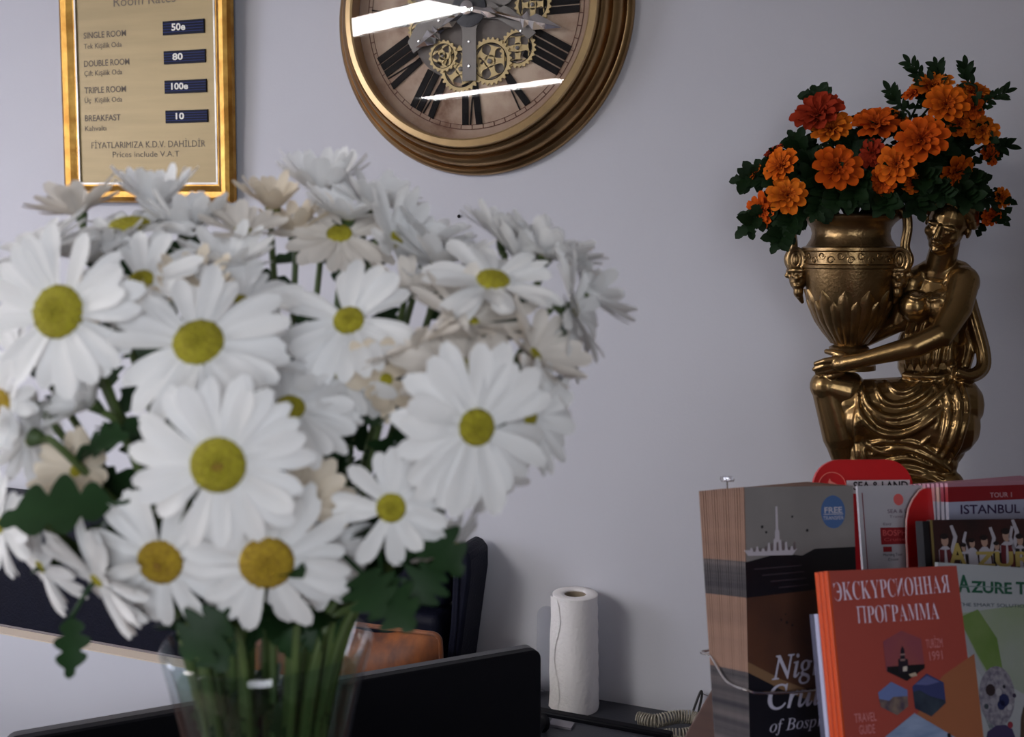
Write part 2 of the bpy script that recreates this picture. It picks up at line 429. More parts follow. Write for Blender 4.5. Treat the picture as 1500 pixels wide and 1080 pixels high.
for txt, x0, x1, yt, yb in (('50e', 256, 276, 28.5, 48.5), ('80', 256, 271, 72, 91), ('100e', 253, 277, 115, 134), ('10', 258, 270, 159, 177.5)):
    a = U(243, yb), U(302, yb); v0, v1 = Vv(yb), Vv(yt)
    pl = obj('price_plate', MB().box((a[0], v0, .0078), (a[1], v1, .0105)), NAVY, sg, smooth=False)
    mb = MB()
    for q in (.2, .4, .6, .8): mb.box((a[0] + .001, v0 + (v1 - v0) * q - .0008, .0105), (a[1] - .001, v0 + (v1 - v0) * q + .0008, .0109))
    obj('stripe', mb, NAVYL, pl, smooth=False)
    mb = MB(); lettering(mb, txt, U(x0, yb), U(x1, yb), v0 + (v1 - v0) * .3, (v1 - v0) * .48, .0113, .03); obj('digits', mb, WINK, pl, smooth=False)

# ------------------------------------------------------------------ wall clock
ck = thing('wall_clock', 'large round wall clock with open gears in an antique gold rim', 'clock', facing((-.862, 0, 2.036), (0, -1, 0)))
prof = [(.290, .001), (.302, .001), (.3035, .010), (.300, .017), (.293, .020), (.288, .015), (.2875, .022), (.286, .030), (.281, .037), (.274, .041), (.269, .036),
        (.268, .044), (.266, .054), (.263, .060), (.259, .0625), (.2562, .058), (.2555, .040), (.290, .012)]
obj('bezel', MB().lathe([(.2560, .044), (.2555, .0660), (.2535, .0705), (.2425, .0725), (.2395, .070), (.2395, .042)], 128, closed=True), BEZELG, ck, sharp=50)
obj('rim', MB().lathe(prof, 128, closed=True), CLOCKG, ck, sharp=50)
obj('dial', MB().lathe([(.2400, .036), (.2400, .0405), (0, .0405)], 96), DIAL, ck, sharp=30)
DZ = .041
def ringp(r, n=96): return [(r * cos(2 * pi * i / n), r * sin(2 * pi * i / n)) for i in range(n)]
mb = MB().ring(ringp(.2205), ringp(.2190), DZ, DZ + .0004).ring(ringp(.2120), ringp(.2110), DZ, DZ + .0004)
for i in range(60):
    a = 2 * pi * i / 60; T = Matrix.Rotation(a, 4, 'Z'); mb.box((.212, -.0008, DZ), (.2195, .0008, DZ + .0004), T)
obj('minute_track', mb, mat('minute_track_ink', (.10, .03, .015), .7), ck, smooth=False)
R0, R1 = .134, .211
def stroke(mb, T, x0, x1, w): mb.add([(x0 - w / 2, -R1, DZ + .0005), (x0 + w / 2, -R1, DZ + .0005), (x1 + w / 2, -R0, DZ + .0005), (x1 - w / 2, -R0, DZ + .0005),
                                     (x0 - w / 2, -R1, DZ + .003), (x0 + w / 2, -R1, DZ + .003), (x1 + w / 2, -R0, DZ + .003), (x1 - w / 2, -R0, DZ + .003)],
                                    [(3, 2, 1, 0), (4, 5, 6, 7), (0, 1, 5, 4), (1, 2, 6, 5), (2, 3, 7, 6), (3, 0, 4, 7)], T)
TK, TN = .0125, .0022
NUM = {1: 'I', 2: 'II', 3: 'III', 4: 'IIII', 5: 'V', 6: 'VI', 7: 'VII', 8: 'VIII', 9: 'IX', 10: 'X', 11: 'XI', 12: 'XII'}
for h, s in NUM.items():
    wid = {'I': .015, 'V': .026, 'X': .028}; tot = sum(wid[c] for c in s); x = -tot / 2; mb = MB()
    # read with the feet towards the hub, as on the photographed dial
    T = Matrix.Rotation(pi - radians(30 * h) + radians(0), 4, 'Z')
    x = tot / 2
    for c in s:
        w = wid[c]; m_ = x - w / 2
        if c == 'I': stroke(mb, T, m_, m_, TK)
        elif c == 'V':
            stroke(mb, T, m_ + .008, m_ - .001, TK); stroke(mb, T, m_ - .010, m_ - .004, TN)
        else:
            stroke(mb, T, m_ + .008, m_ - .008, TK); stroke(mb, T, m_ - .009, m_ + .009, TN)
        x -= w
    obj('numeral', mb, NUMBLK, ck, smooth=False)
# openwork movement
def gear(cx, cy, r, z, holes, name='gear', teeth=26):
    mb = MB(); n = teeth * 4; out = []
    for i in range(n):
        a = 2 * pi * i / n; rr = r * (1.0 if i % 4 in (1, 2) else .90); out.append((cx + rr * cos(a), cy + rr * sin(a)))
    inn = [(cx + r * .76 * cos(2 * pi * i / n), cy + r * .76 * sin(2 * pi * i / n)) for i in range(n)]
    mb.ring(out, inn, z, z + .003)
    # web: spokes and hub, with round openings between
    hub = [(cx + r * .26 * cos(2 * pi * i / n), cy + r * .26 * sin(2 * pi * i / n)) for i in range(n)]
    hub2 = [(cx + r * .07 * cos(2 * pi * i / n), cy + r * .07 * sin(2 * pi * i / n)) for i in range(n)]
    mb.ring(hub, hub2, z, z + .003)
    for k2 in range(holes):
        a0 = 2 * pi * k2 / holes
        # web sector between two openings, its sides hollowed to leave rounded openings
        half = pi / holes
        poly = []
        for q in range(9):
            t2 = q / 8; rr = r * (.24 + .54 * t2); wd = half * (.34 + 1.0 * (2 * t2 - 1) ** 2 * .62); poly.append((rr, wd))
        pts = [(cx + rr * cos(a0 + wd), cy + rr * sin(a0 + wd)) for rr, wd in poly] + [(cx + rr * cos(a0 - wd), cy + rr * sin(a0 - wd)) for rr, wd in reversed(poly)]
        mb.prism(pts, z, z + .003)
    g = obj(name, mb, GEARM, ck, smooth=False)
    ln = MB().ring([(cx + r * .775 * cos(2 * pi * i / 48), cy + r * .775 * sin(2 * pi * i / 48)) for i in range(48)],
                   [(cx + r * .745 * cos(2 * pi * i / 48), cy + r * .745 * sin(2 * pi * i / 48)) for i in range(48)], z + .003, z + .0034)
    obj('engraved_line', ln, NUMBLK, g, smooth=False)
    obj('axle', MB().lathe([(r * .10, z + .002), (r * .10, z + .006), (r * .05, z + .007), (0, z + .007)], 16, Matrix.Translation((cx, cy, 0))), PLATEM, g)
obj('movement_opening', MB().prism([(.135 * cos(2 * pi * i / 64), .135 * sin(2 * pi * i / 64)) for i in range(64)], DZ + .0002, DZ + .0006),
    mat('movement_grey_backing', (.20, .17, .15), .6, col2=(.12, .10, .09), vscale=20), ck, smooth=False)
for cx, cy, r, z, hl, te in ((-.056, -.082, .030, .046, 3, 18), (-.020, -.108, .044, .043, 5, 28), (.040, -.098, .044, .046, 5, 28), (.094, -.077, .036, .043, 4, 24),
                         (.124, -.002, .036, .045, 4, 22), (-.100, -.030, .030, .045, 3, 20), (-.05, .09, .044, .045, 5, 28), (.052, .096, .040, .045, 5, 26), (-.105, .045, .034, .043, 4, 22)):
    gear(cx, cy, r, z, hl, teeth=te)
# steel bridge: an arch over the lower gears, a spoke down to six o'clock and a mirrored upper half
def bridge(sy):
    out = [];
    A = [(-.128, -.070), (-.110, -.040), (-.075, -.018), (-.035, -.004), (0, 0), (.035, -.004), (.080, -.022), (.118, -.052), (.132, -.072)]
    B = [(.118, -.082), (.095, -.064), (.058, -.042), (.024, -.036), (.014, -.056), (.014, -.150), (-.014, -.150), (-.014, -.056), (-.024, -.036), (-.06, -.050), (-.092, -.078), (-.116, -.092)]
    pts = A + B
    return [(x, (y + .018) * sy) for x, y in (pts if sy > 0 else pts)]
def fillpoly(name, poly, z0, z1, m):
    bm = bmesh.new(); vs = [bm.verts.new((x, y, z1)) for x, y in poly]; f = bm.faces.new(vs)
    r = bmesh.ops.extrude_face_region(bm, geom=[f]); ev = [e for e in r['geom'] if isinstance(e, bmesh.types.BMVert)]
    bmesh.ops.translate(bm, vec=(0, 0, z0 - z1), verts=ev); bmesh.ops.triangulate(bm, faces=bm.faces[:], ngon_method='EAR_CLIP')
    bmesh.ops.recalc_face_normals(bm, faces=bm.faces[:])
    me = bpy.data.meshes.new(name); bm.to_mesh(me); bm.free(); return link(name, me, m, ck)
br = fillpoly('movement_bridge', bridge(1), .0505, .0535, PLATEM)
fillpoly('movement_bridge', bridge(-1), .0505, .0535, PLATEM)
for x, y in ((-.104, -.052), (.104, -.048), (.0, -.06), (0, -.105), (-.062, -.017), (.066, -.014)):
    obj('screw', MB().lathe([(.0030, .0534), (.0030, .0546), (0, .0552)], 14, Matrix.Translation((x, y, 0))), CHROME, ck)
obj('hub_plate', MB().lathe([(.034, .0535), (.034, .0555), (.028, .0565), (.012, .0570), (.012, .063), (0, .063)], 40), DARKG, ck)
def hand(name, ang, L, w, z):
    T = Matrix.Rotation(radians(ang), 4, 'Z')
    up = [(.006, .006), (.03, .006), (.045, .011), (.06, .005), (L * .58, .006), (L * .62, .017), (L * .665, .008), (L * .72, .0165), (L * .84, .010), (L, .0008)]
    poly = [(x, y * w) for x, y in up] + [(x, -y * w) for x, y in reversed(up)]
    n = len(up); m_ = len(poly)
    # a ridge along the middle catches the light
    vs = [(x, y, z) for x, y in poly] + [(x, 0, z + .004) for x, y in up]
    fs = []
    for i in range(n - 1):
        fs += [(i, i + 1, m_ + i + 1, m_ + i), (m_ - 1 - i - 1, m_ - 1 - i, m_ + i, m_ + i + 1), (i + 1, i, m_ - 1 - i, m_ - 2 - i)]
    obj(name, MB().add(vs, fs, T), MIRRORW, ck, smooth=False)
hand('hour_hand', 211, .125, .95, .0560)
hand('minute_hand', 345, .190, .9, .0600)
obj('hand_cap', MB().lathe([(.013, .0600), (.013, .0655), (.008, .0680), (0, .0684)], 28), MIRRORW, ck)
obj('glass', MB().prism(ringp(.2393), .0690, .0708), PANE, ck, smooth=False)

# ------------------------------------------------------------------ gilded statue with urn
SY = -.20
def P(x, y, o=0.0): return onY(x, y, SY - o)          # o: metres in front of the urn's axis plane
KP = .00105
st = thing('urn_statue', 'bronze gold statue of a kneeling draped woman holding an urn of orange flowers', 'statue', (P(1310, 740).x, SY, CZ))
INV = st.matrix_world.inverted()
def fused(name, mb, voxel, smooth_it, parent, m, post=None, disp=None):
    """fuse overlapping forms into one continuous skin"""
    me = bpy.data.meshes.new(name); me.from_pydata([INV @ V(v) for v in mb.v], [], mb.f)
    bm = bmesh.new(); bm.from_mesh(me); bmesh.ops.recalc_face_normals(bm, faces=bm.faces); bm.to_mesh(me); bm.free()
    o = bpy.data.objects.new('mould', me); COL.objects.link(o)
    r = o.modifiers.new('r', 'REMESH'); r.mode = 'VOXEL'; r.voxel_size = voxel
    sm = o.modifiers.new('s', 'SMOOTH'); sm.factor = .5; sm.iterations = smooth_it
    dg = bpy.context.evaluated_depsgraph_get(); dg.update()
    out = bpy.data.meshes.new_from_object(o.evaluated_get(dg)); bpy.data.objects.remove(o)
    out.name = name
    if post: post(out)
    out.polygons.foreach_set('use_smooth', [True] * len(out.polygons))
    out.materials.clear()
    return link(name, out, m, parent)

# urn ---------------------------------------------------------------
ua = P(1243, 545); ub = P(1243, 315)
UT = INV @ Matrix.Translation((ua.x, SY, 0))
def uz(y): return P(1243, y).z
def uprof(l): return [(r * KP, uz(y)) for r, y in l]
body = uprof([(4, 541), (37, 541), (37, 534), (30, 531), (22, 525), (19, 518), (27, 514), (28, 509), (21, 505), (24, 500), (34, 488), (46, 470), (55, 448), (61, 425), (64, 402), (65.5, 391)])
obj('urn_bowl', MB().lathe([(0, uz(541))] + body[1:] + [(0, uz(391))], 56, UT), GOLDP, st)
# overlapping leaf relief around the lower bowl
mb = MB()
def bowl_r(y):
    pts = [(505, 21), (500, 24), (488, 34), (470, 46), (448, 55), (425, 61), (402, 64)]
    for (y0, r0), (y1, r1) in zip(pts, pts[1:]):
        if y1 <= y <= y0: return (r0 + (r1 - r0) * (y - y0) / (y1 - y0)) * KP
    return .06
for row, (yt, yb, n, off) in enumerate(((424, 503, 12, 0), (440, 503, 12, .5))):
    for k2 in range(n):
        a0 = 2 * pi * (k2 + off) / n; vs = []; fs = []
        for i in range(9):
            t2 = i / 8; y = yb + (yt - yb) * t2; r = bowl_r(y); wd = (pi / n) * (1.06 * (1 - t2) ** .30 + .02)
            for j in range(5):
                u = j / 2 - 1; lift = .0035 * (1 - abs(u)) ** .6 + .0002
                a = a0 + wd * u; vs.append(((r + lift) * cos(a), (r + lift) * sin(a), uz(y)))
        for i in range(8):
            for j in range(4): fs.append((i * 5 + j, i * 5 + j + 1, (i + 1) * 5 + j + 1, (i + 1) * 5 + j))
        mb.add(vs, fs, UT)
obj('leaf_relief', mb, GOLDP, st, sharp=80)
band = uprof([(64, 394), (67.5, 392), (68, 388), (65.5, 386), (65.5, 369), (68, 367), (68, 363), (64, 361)])
ob = obj('ornament_band', MB().lathe([(0, band[0][1])] + band + [(0, band[-1][1])], 56, UT), GOLDP, st, sharp=50)
mb = MB()
for k2 in range(30):
    a = 2 * pi * k2 / 30; c = V((.0690 * cos(a), .0690 * sin(a), uz(377.5 + (3 if k2 % 2 else -3))))
    loop = []
    for q in range(13):
        w = 2 * pi * q / 12 * 1.1; rr = .0058 * (1 - q / 22)
        ta = a + (rr * cos(w)) / .069; loop.append((.0692 * cos(ta), .0692 * sin(ta), c.z + rr * sin(w) * (1 if k2 % 2 else -1)))
    mb.tube(loop, .0011, 6, UT)
obj('scroll_ornament', mb, GOLDP, ob)
neck = uprof([(63, 363), (60, 358), (55, 350), (53.5, 342), (55, 334), (60, 327), (66, 322), (67, 318), (63, 315), (57, 317), (52, 324), (48, 336), (46, 350)])
obj('urn_neck', MB().lathe(neck, 56, UT), GOLDP, st)
# handles: strap, scroll and mask at both sides
for sgn, cx, ym in ((-1, 1170, 0), (1, 1320, -2)):
    hb = P(cx, 380); dx = (hb.x - ua.x)
    xi = ua.x + sgn * .066
    mb = MB()
    top = V((xi + sgn * .004, SY - .004, uz(319)))
    pts = bez([top, V((hb.x - sgn * .004, SY - .010, uz(307))), V((hb.x + sgn * .006, SY - .014, uz(312))), V((hb.x + sgn * .009, SY - .016, uz(335))), V((hb.x + sgn * .006, SY - .018, uz(362))), V((hb.x + sgn * .012, SY - .02, uz(380))), V((hb.x + sgn * .006, SY - .02, uz(395)))], 6)
    mb.tube(pts, .0070, 8, INV); mb.tube([p + V((0, -.006, 0)) for p in pts], .0028, 6, INV)
    obj('handle_strap', mb, GOLDP, st)
    mb = MB(); c = V((hb.x, SY - .026, uz(381)))
    for rx, rz, rt in ((.0115, .0165, .0034), (.0055, .0105, .0032)):
        mb.tube([c + V((rx * cos(2 * pi * q / 24), 0, rz * sin(2 * pi * q / 24))) for q in range(24)], rt, 8, INV, closed=True)
    mb.ball(c, (.006, .005, .011), 10, INV); mb.ball(c + V((0, .009, 0)), (.014, .012, .019), 12, INV)
    obj('handle_scroll', mb, GOLDP, st)
    mb = MB(); c = V((hb.x + sgn * -.002, SY - .018, uz(410 + ym)))
    mb.ball(c, (.0135, .013, .017), 14).ball(c + V((0, -.011, .003)), (.004, .006, .006), 10).ball(c + V((0, -.004, .014)), (.016, .011, .007), 12)
    mb.ball(c + V((0, -.008, -.009)), (.007, .006, .004), 10).ball(c + V((-sgn * .001, -.002, -.018)), (.008, .009, .010), 10).capsule(c + V((0, 0, -.02)), c + V((-sgn * .006, .004, -.034)), .007, .003)
    for e in (-1, 1): mb.ball(c + V((e * .006, -.010, .006)), .0035, 8)
    for q in range(7):
        a = pi * q / 6; mb.ball(c + V((.016 * cos(a), -.002, .006 + .013 * sin(a))), .0045, 8)
    fused('handle_mask', mb, .0016, 2, st, GOLDP)

# the woman -----------------------------------------------------------
mb = MB()
def cap(a, b, ra, rb): mb.capsule(P(*a), P(*b), ra * KP, rb * KP)
def blob(c, r, R=None): mb.ball(P(*c), tuple(q * KP for q in r), 18, None, 0, R)
# head: skull, face and jaw share one tilted frame turned towards the viewer and down
hc = P(1388, 331, .015)
f_dir = V((-.34, -.90, -.25)).normalized(); h_up = V((.27, -.26, .93)); h_up = (h_up - f_dir * h_up.dot(f_dir)).normalized(); h_r = f_dir.cross(h_up)
HR = Matrix((h_r, f_dir, h_up)).transposed()
HH = .082                                          # chin to crown
def H(x, y, z): return hc + HR @ V((x * HH, y * HH, z * HH))
def hb_(c, r): mb.ball(H(*c), tuple(q * HH for q in r), 20, None, 0, HR)
hb_((0, -.08, .14), (.36, .42, .38)); hb_((0, .06, -.06), (.315, .33, .36)); hb_((0, .12, -.30), (.20, .21, .19))
hb_((0, .27, -.375), (.085, .085, .075))           # chin
for e in (-1, 1):
    hb_((e * .185, .19, -.10), (.12, .13, .12)); hb_((e * .14, .315, .085), (.13, .06, .05)); hb_((e * .37, -.04, -.02), (.035, .08, .11))
    hb_((e * .135, .325, .000), (.062, .05, .034))  # eyelids
mb.capsule(H(0, .375, .09), H(0, .455, -.10), .032 * HH, .052 * HH); hb_((0, .43, -.115), (.06, .06, .042))
for e in (-1, 1): hb_((e * .045, .40, -.12), (.04, .045, .034))
hb_((0, .385, -.200), (.095, .055, .028)); hb_((0, .375, -.262), (.080, .055, .032)); hb_((.075, .345, -.225), (.05, .05, .03)); hb_((-.075, .345, -.225), (.05, .05, .03))
# neck, shoulders, trunk
cap((1386, 352, .004), (1374, 402, -.018), 18.5, 21)
cap((1374, 398, -.02), (1350, 404, -.02), 24, 17); cap((1374, 400, -.02), (1402, 404, -.015), 25, 22)
cap((1350, 404, -.02), (1335, 416, -.012), 17, 19); cap((1402, 408, -.012), (1411, 414, .0), 22, 22)
blob((1372, 440, -.03), (48, 36, 52)); blob((1368, 490, -.032), (44, 34, 50)); blob((1364, 535, -.03), (46, 37, 34))
blob((1340, 448, .008), (21, 22, 21)); blob((1382, 446, .012), (21, 20, 21))
# near arm reaching across to the urn's foot
cap((1411, 412, .004), (1402, 450, .026), 21.5, 20); cap((1402, 450, .026), (1378, 492, .052), 20, 17)
cap((1378, 490, .052), (1340, 508, .062), 17, 15.5); cap((1340, 508, .062), (1262, 527, .058), 15.5, 10)
cap((1264, 527, .058), (1240, 532, .052), 10.5, 12); blob((1234, 534, .05), (15, 10, 11))
for (x0, y0, x1, y1, x2, y2, o, r) in ((1230, 526, 1208, 529, 1195, 533, .050, 5), (1226, 533, 1206, 537, 1193, 541, .048, 5), (1228, 540, 1210, 544, 1197, 547, .045, 4.8), (1234, 546, 1220, 551, 1206, 552, .040, 4.4)):
    cap((x0, y0, o), (x1, y1, o), r, r * .92); cap((x1, y1, o), (x2, y2, o - .006), r * .92, r * .72)
cap((1243, 524, .05), (1222, 517, .044), 6, 5); cap((1222, 517, .044), (1211, 515, .036), 5, 4)
# far arm behind the urn
cap((1335, 416, -.012), (1318, 470, -.012), 19, 16); cap((1318, 470, -.012), (1262, 500, -.03), 15, 11)
cap((1262, 500, -.03), (1236, 528, -.030), 11, 9)
# raised bare knee and shin, foot on the base
cap((1238, 572, .008), (1213, 566, .018), 30, 25); blob((1210, 566, .022), (23, 22, 23))
cap((1213, 570, .018), (1232, 640, .010), 23, 26); cap((1232, 640, .010), (1246, 706, .0), 25, 14)
cap((1248, 712, .0), (1212, 722, .022), 14, 9); cap((1240, 716, .0), (1218, 724, .026), 13, 9)
def face_post(me):
    e1, e2 = [INV @ H(e * .135, .40, .03) for e in (-1, 1)]
    for v in me.vertices:
        for c in (e1, e2):
            d = (v.co - c).length
            if d < .0085: v.co -= (HR @ V((0, 1, 0))) * .0007 * (1 - d / .0085)
bodyo = fused('figure', mb, .0014, 5, st, GOLD, face_post)

# hair drawn back under the flowers
mb = MB()
hb_((0, -.20, .24), (.40, .42, .36)); hb_((0, -.40, .02), (.30, .26, .28)); hb_((0, -.62, .02), (.17, .16, .16))
for q in range(13):
    a = -1.35 + 2.7 * q / 12
    pts = [H(.38 * sin(a), .20 * cos(a) - .02, .36 * cos(a * .95) + .06), H(.42 * sin(a), -.06, .42 * cos(a) + .02), H(.36 * sin(a), -.35, .34 * cos(a)), H(.14 * sin(a), -.60, .10 * cos(a))]
    mb.tube(bez(pts, 4), .0055, 8)
cap((1402, 318, .004), (1436, 297, -.004), 16, 10)
fused('hair', mb, .0022, 2, st, GOLD)

# dress: cloth masses first, then folds laid over them
mb = MB()
cap((1250, 590, .004), (1395, 592, -.012), 33, 42); cap((1265, 612, .012), (1385, 622, -.005), 34, 46)
blob((1372, 560, -.028), (48, 42, 36)); blob((1362, 515, -.03), (46.5, 38, 50)); blob((1366, 462, -.026), (47, 36.5, 44))
cap((1275, 640, .004), (1372, 650, -.004), 30, 36); cap((1270, 660, .004), (1375, 676, .002), 30, 26); cap((1268, 700, .006), (1392, 708, .012), 24, 18)
cap((1262, 600, .006), (1264, 690, .008), 20, 24); blob((1380, 606, -.02), (42, 46, 56)); blob((1378, 640, -.014), (36, 44, 48))
blob((1341, 449, .010), (22, 23.5, 22)); blob((1383, 447, .014), (22.5, 21.5, 22))
cap((1402, 395, -.01), (1392, 440, .014), 11, 13)
base = MB(); base.v, base.f, base.m, base.c = list(mb.v), list(mb.f), list(mb.m), list(mb.c)
tri = BVHTree.FromPolygons([V(v) for v in base.v], base.f)
def fold(pts, r, sink=.35, taper=True):
    """a raised fold lying on the cloth, traced over its front"""
    path = []
    for q in bez([V((x, y, 0)) for x, y in pts], 7):
        c = onY(q.x, q.y, SY - .25); hit = tri.ray_cast(c, V((c - CAM).normalized()), .6)
        if hit[0] is not None:
            if path and (hit[0] - path[-1]).length > .03: continue
            path.append(hit[0] + hit[1] * (r * KP * (1 - 2 * sink)))
    if len(path) < 3: return
    n = len(path); rs = [max(.0009, r * KP * (min(1, 3.2 * min(i, n - 1 - i) / n + .25) if taper else 1)) for i in range(n)]
    mb.tube(path, rs, 8)
# U-shaped swags from the lap
for pts, r in (([(1262, 562), (1272, 594), (1300, 612), (1340, 606), (1378, 578), (1398, 556)], 5.5), ([(1268, 576), (1282, 608), (1310, 622), (1346, 614), (1384, 588)], 4.6),
               ([(1256, 572), (1262, 610), (1290, 634), (1330, 634), (1372, 608), (1402, 572)], 5.2), ([(1280, 560), (1296, 588), (1322, 592), (1352, 578), (1372, 556)], 4.4),
               ([(1296, 556), (1314, 574), (1334, 572), (1352, 556)], 3.6), ([(1258, 612), (1270, 650), (1300, 664), (1340, 656), (1362, 640)], 4.4),
               ([(1254, 600), (1256, 640), (1260, 690)], 5.5), ([(1262, 640), (1266, 670), (1272, 706)], 4.5), ([(1268, 652), (1300, 646), (1345, 650), (1385, 676)], 4.6),
               ([(1278, 666), (1318, 656), (1360, 668), (1392, 690)], 5.2), ([(1290, 678), (1330, 672), (1368, 684)], 4.2), ([(1284, 692), (1330, 686), (1384, 702)], 4.5), ([(1300, 704), (1345, 698), (1385, 712)], 4.0),
               ([(1398, 556), (1404, 600), (1396, 640), (1380, 672)], 5.5), ([(1384, 556), (1390, 600), (1384, 640), (1370, 668)], 4.2), ([(1410, 560), (1416, 600), (1406, 644), (1390, 680)], 4.6), ([(1370, 560), (1378, 592), (1372, 630)], 3.6)):
    fold(pts, r)
# bodice folds falling from the shoulder and breast
for pts, r in (([(1322, 452), (1318, 490), (1322, 545)], 4.2), ([(1332, 466), (1328, 500), (1330, 548)], 3.8), ([(1345, 470), (1340, 505), (1340, 550)], 3.8), ([(1358, 464), (1352, 500), (1350, 550)], 3.4),
               ([(1372, 470), (1362, 508), (1360, 550)], 3.6), ([(1388, 470), (1376, 510), (1370, 550)], 4.0), ([(1400, 478), (1390, 515), (1398, 545), (1412, 550)], 5.0), ([(1392, 500), (1388, 530), (1396, 549)], 4.0),
               ([(1400, 388), (1388, 412), (1362, 432), (1340, 440)], 4.6), ([(1408, 392), (1398, 418), (1376, 436)], 3.6), ([(1326, 426), (1336, 436), (1352, 438)], 3.4), ([(1350, 430), (1362, 440), (1382, 438)], 2.8)):
    fold(pts, r)
# girdle knot at the waist and armlet
mb.tube(bez([P(1322, 549, .006), P(1340, 552, .014), P(1375, 552, .012), P(1408, 549, -.004)], 6), 4.5 * KP, 8)
# mantle hanging behind the near arm, looped at the elbow
for o, r in ((0, 10), (.012, 7)):
    mb.tube(bez([P(1416, 428, -.02), P(1428, 470, -.022 + o), P(1440, 515, -.018 + o), P(1439, 540, -.010 + o), P(1420, 551, .004 + o), P(1398, 545, .012 + o)], 8), [r * KP * q for q in [.6] + [1] * 39 + [.7]], 9)
mb.tube(bez([P(1412, 470, -.03), P(1420, 505, -.03), P(1412, 540, -.02)], 6), 9 * KP, 8)
dress = fused('dress', mb, .0019, 2, st, GOLD)
tag(obj('armlet', MB().tube([P(1396, 455, .025) + V((.0205 * cos(2 * pi * q / 24) * .9, -.021 * sin(2 * pi * q / 24), .0205 * cos(2 * pi * q / 24) * -.42)) for q in range(24)], .0022, 8, INV, closed=True), GOLD, st))
# rounded rocky plinth with a moulded edge
mb = MB()
pc = P(1318, 735, .0)
mb.add(*(lambda b: (b.v, b.f))(MB().prism([(pc.x + .135 * cos(2 * pi * q / 40), SY + .085 * sin(2 * pi * q / 40)) for q in range(40)], CZ + .001, P(1318, 722).z)))
for x, y, o, r in ((1255, 722, .02, 22), (1330, 716, .03, 26), (1385, 716, .0, 24), (1350, 722, -.03, 26)): mb.ball(P(x, y, o), (r * KP * 1.4, r * KP * 1.2, r * KP * .8), 14)
mb2 = MB(); 
for i, v in enumerate(mb.v): mb.v[i] = (v[0], v[1], max(v[2], CZ + .0006))
fused('plinth', mb, .0035, 3, st, GOLD)

# ------------------------------------------------------------------ artificial orange flowers in the urn
def leaf_mesh(mb, base, tip, w, nrm, lobes=0, curl=.15, T=None, seg=10):
    """a leaf blade from base to tip, nrm its upper side; lobes cut the edge"""
    base, tip, nrm = V(base), V(tip), V(nrm); d = tip - base; L = d.length; d.normalize()
    side = d.cross(nrm).normalized(); n = side.cross(d); vs = []; fs = []
    for i in range(seg + 1):
        t2 = i / seg; hw = w * (sin(pi * min(1, t2 * .93 + .05)) ** .8)
        if lobes: hw *= .40 + .75 * abs(sin(pi * lobes * t2)) ** .7
        if i == seg: hw = w * .02
        c = base + d * (L * t2) + n * (curl * L * (.25 - (t2 - .5) ** 2))
        vs += [c - side * hw + n * hw * .25 - d * (hw * .1), c, c + side * hw + n * hw * .25 - d * (hw * .1)]
    for i in range(seg):
        a = i * 3; fs += [(a, a + 3, a + 4, a + 1), (a + 1, a + 4, a + 5, a + 2)]
    mb.add(vs, fs, T)
def orange_petals(R, red, seed):
    rng = random.Random(seed); mb = MB()
    for ring, (r0, r1, n, el) in enumerate(((.12, 1.0, 11, 10), (.09, .74, 9, 38), (.07, .42, 8, 60), (.03, .22, 6, 75))):
        for k2 in range(n):
            a = 2 * pi * (k2 + .5 * ring) / n + rng.uniform(-.1, .1); e = radians(el + rng.uniform(-9, 9)); ln = R * r1 * rng.uniform(.9, 1.06); wd = ln * (.26 if ring < 2 else .33)
            vs = []; fs = []; cs = []; nx, ny = 5, 6
            for j in range(ny + 1):
                t2 = j / ny; rr = R * r0 + ln * t2 * cos(e * (1 - .45 * t2)); z = ln * t2 * sin(e) * (1 - .35 * t2)
                hw = wd * (.28 + .72 * sin(min(1, t2 * 1.08) * pi * .55)) * (1 if j < ny else .8)
                for i in range(nx):
                    u = i / 2 - 1; ruff = .05 * R * sin(u * 6 + k2) * t2; tipn = -.05 * R * (abs(u) % .5 > .2) * (j == ny)
                    x = rr + tipn - .10 * ln * u * u * t2; y = hw * u; zz = z + ruff + .10 * R * u * u * (1 - .3 * t2)
                    vs.append((x * cos(a) - y * sin(a), x * sin(a) + y * cos(a), zz))
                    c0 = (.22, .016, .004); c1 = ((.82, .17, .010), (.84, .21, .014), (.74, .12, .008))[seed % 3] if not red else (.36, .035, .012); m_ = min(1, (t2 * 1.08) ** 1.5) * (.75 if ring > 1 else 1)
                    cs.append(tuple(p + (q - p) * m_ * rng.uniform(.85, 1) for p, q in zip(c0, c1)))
            for j in range(ny):
                for i in range(nx - 1): q = j * nx + i; fs.append((q, q + 1, q + nx + 1, q + nx))
            mb.add(vs, fs, None, 0, cs)
    return mb
UM = V((ua.x, SY, uz(322)))                         # mouth of the urn
def urn_root(k2): a = k2 * 2.4; return V((ua.x + .032 * cos(a) * (k2 % 3) / 2, SY + .032 * sin(a) * (k2 % 3) / 2, uz(338)))
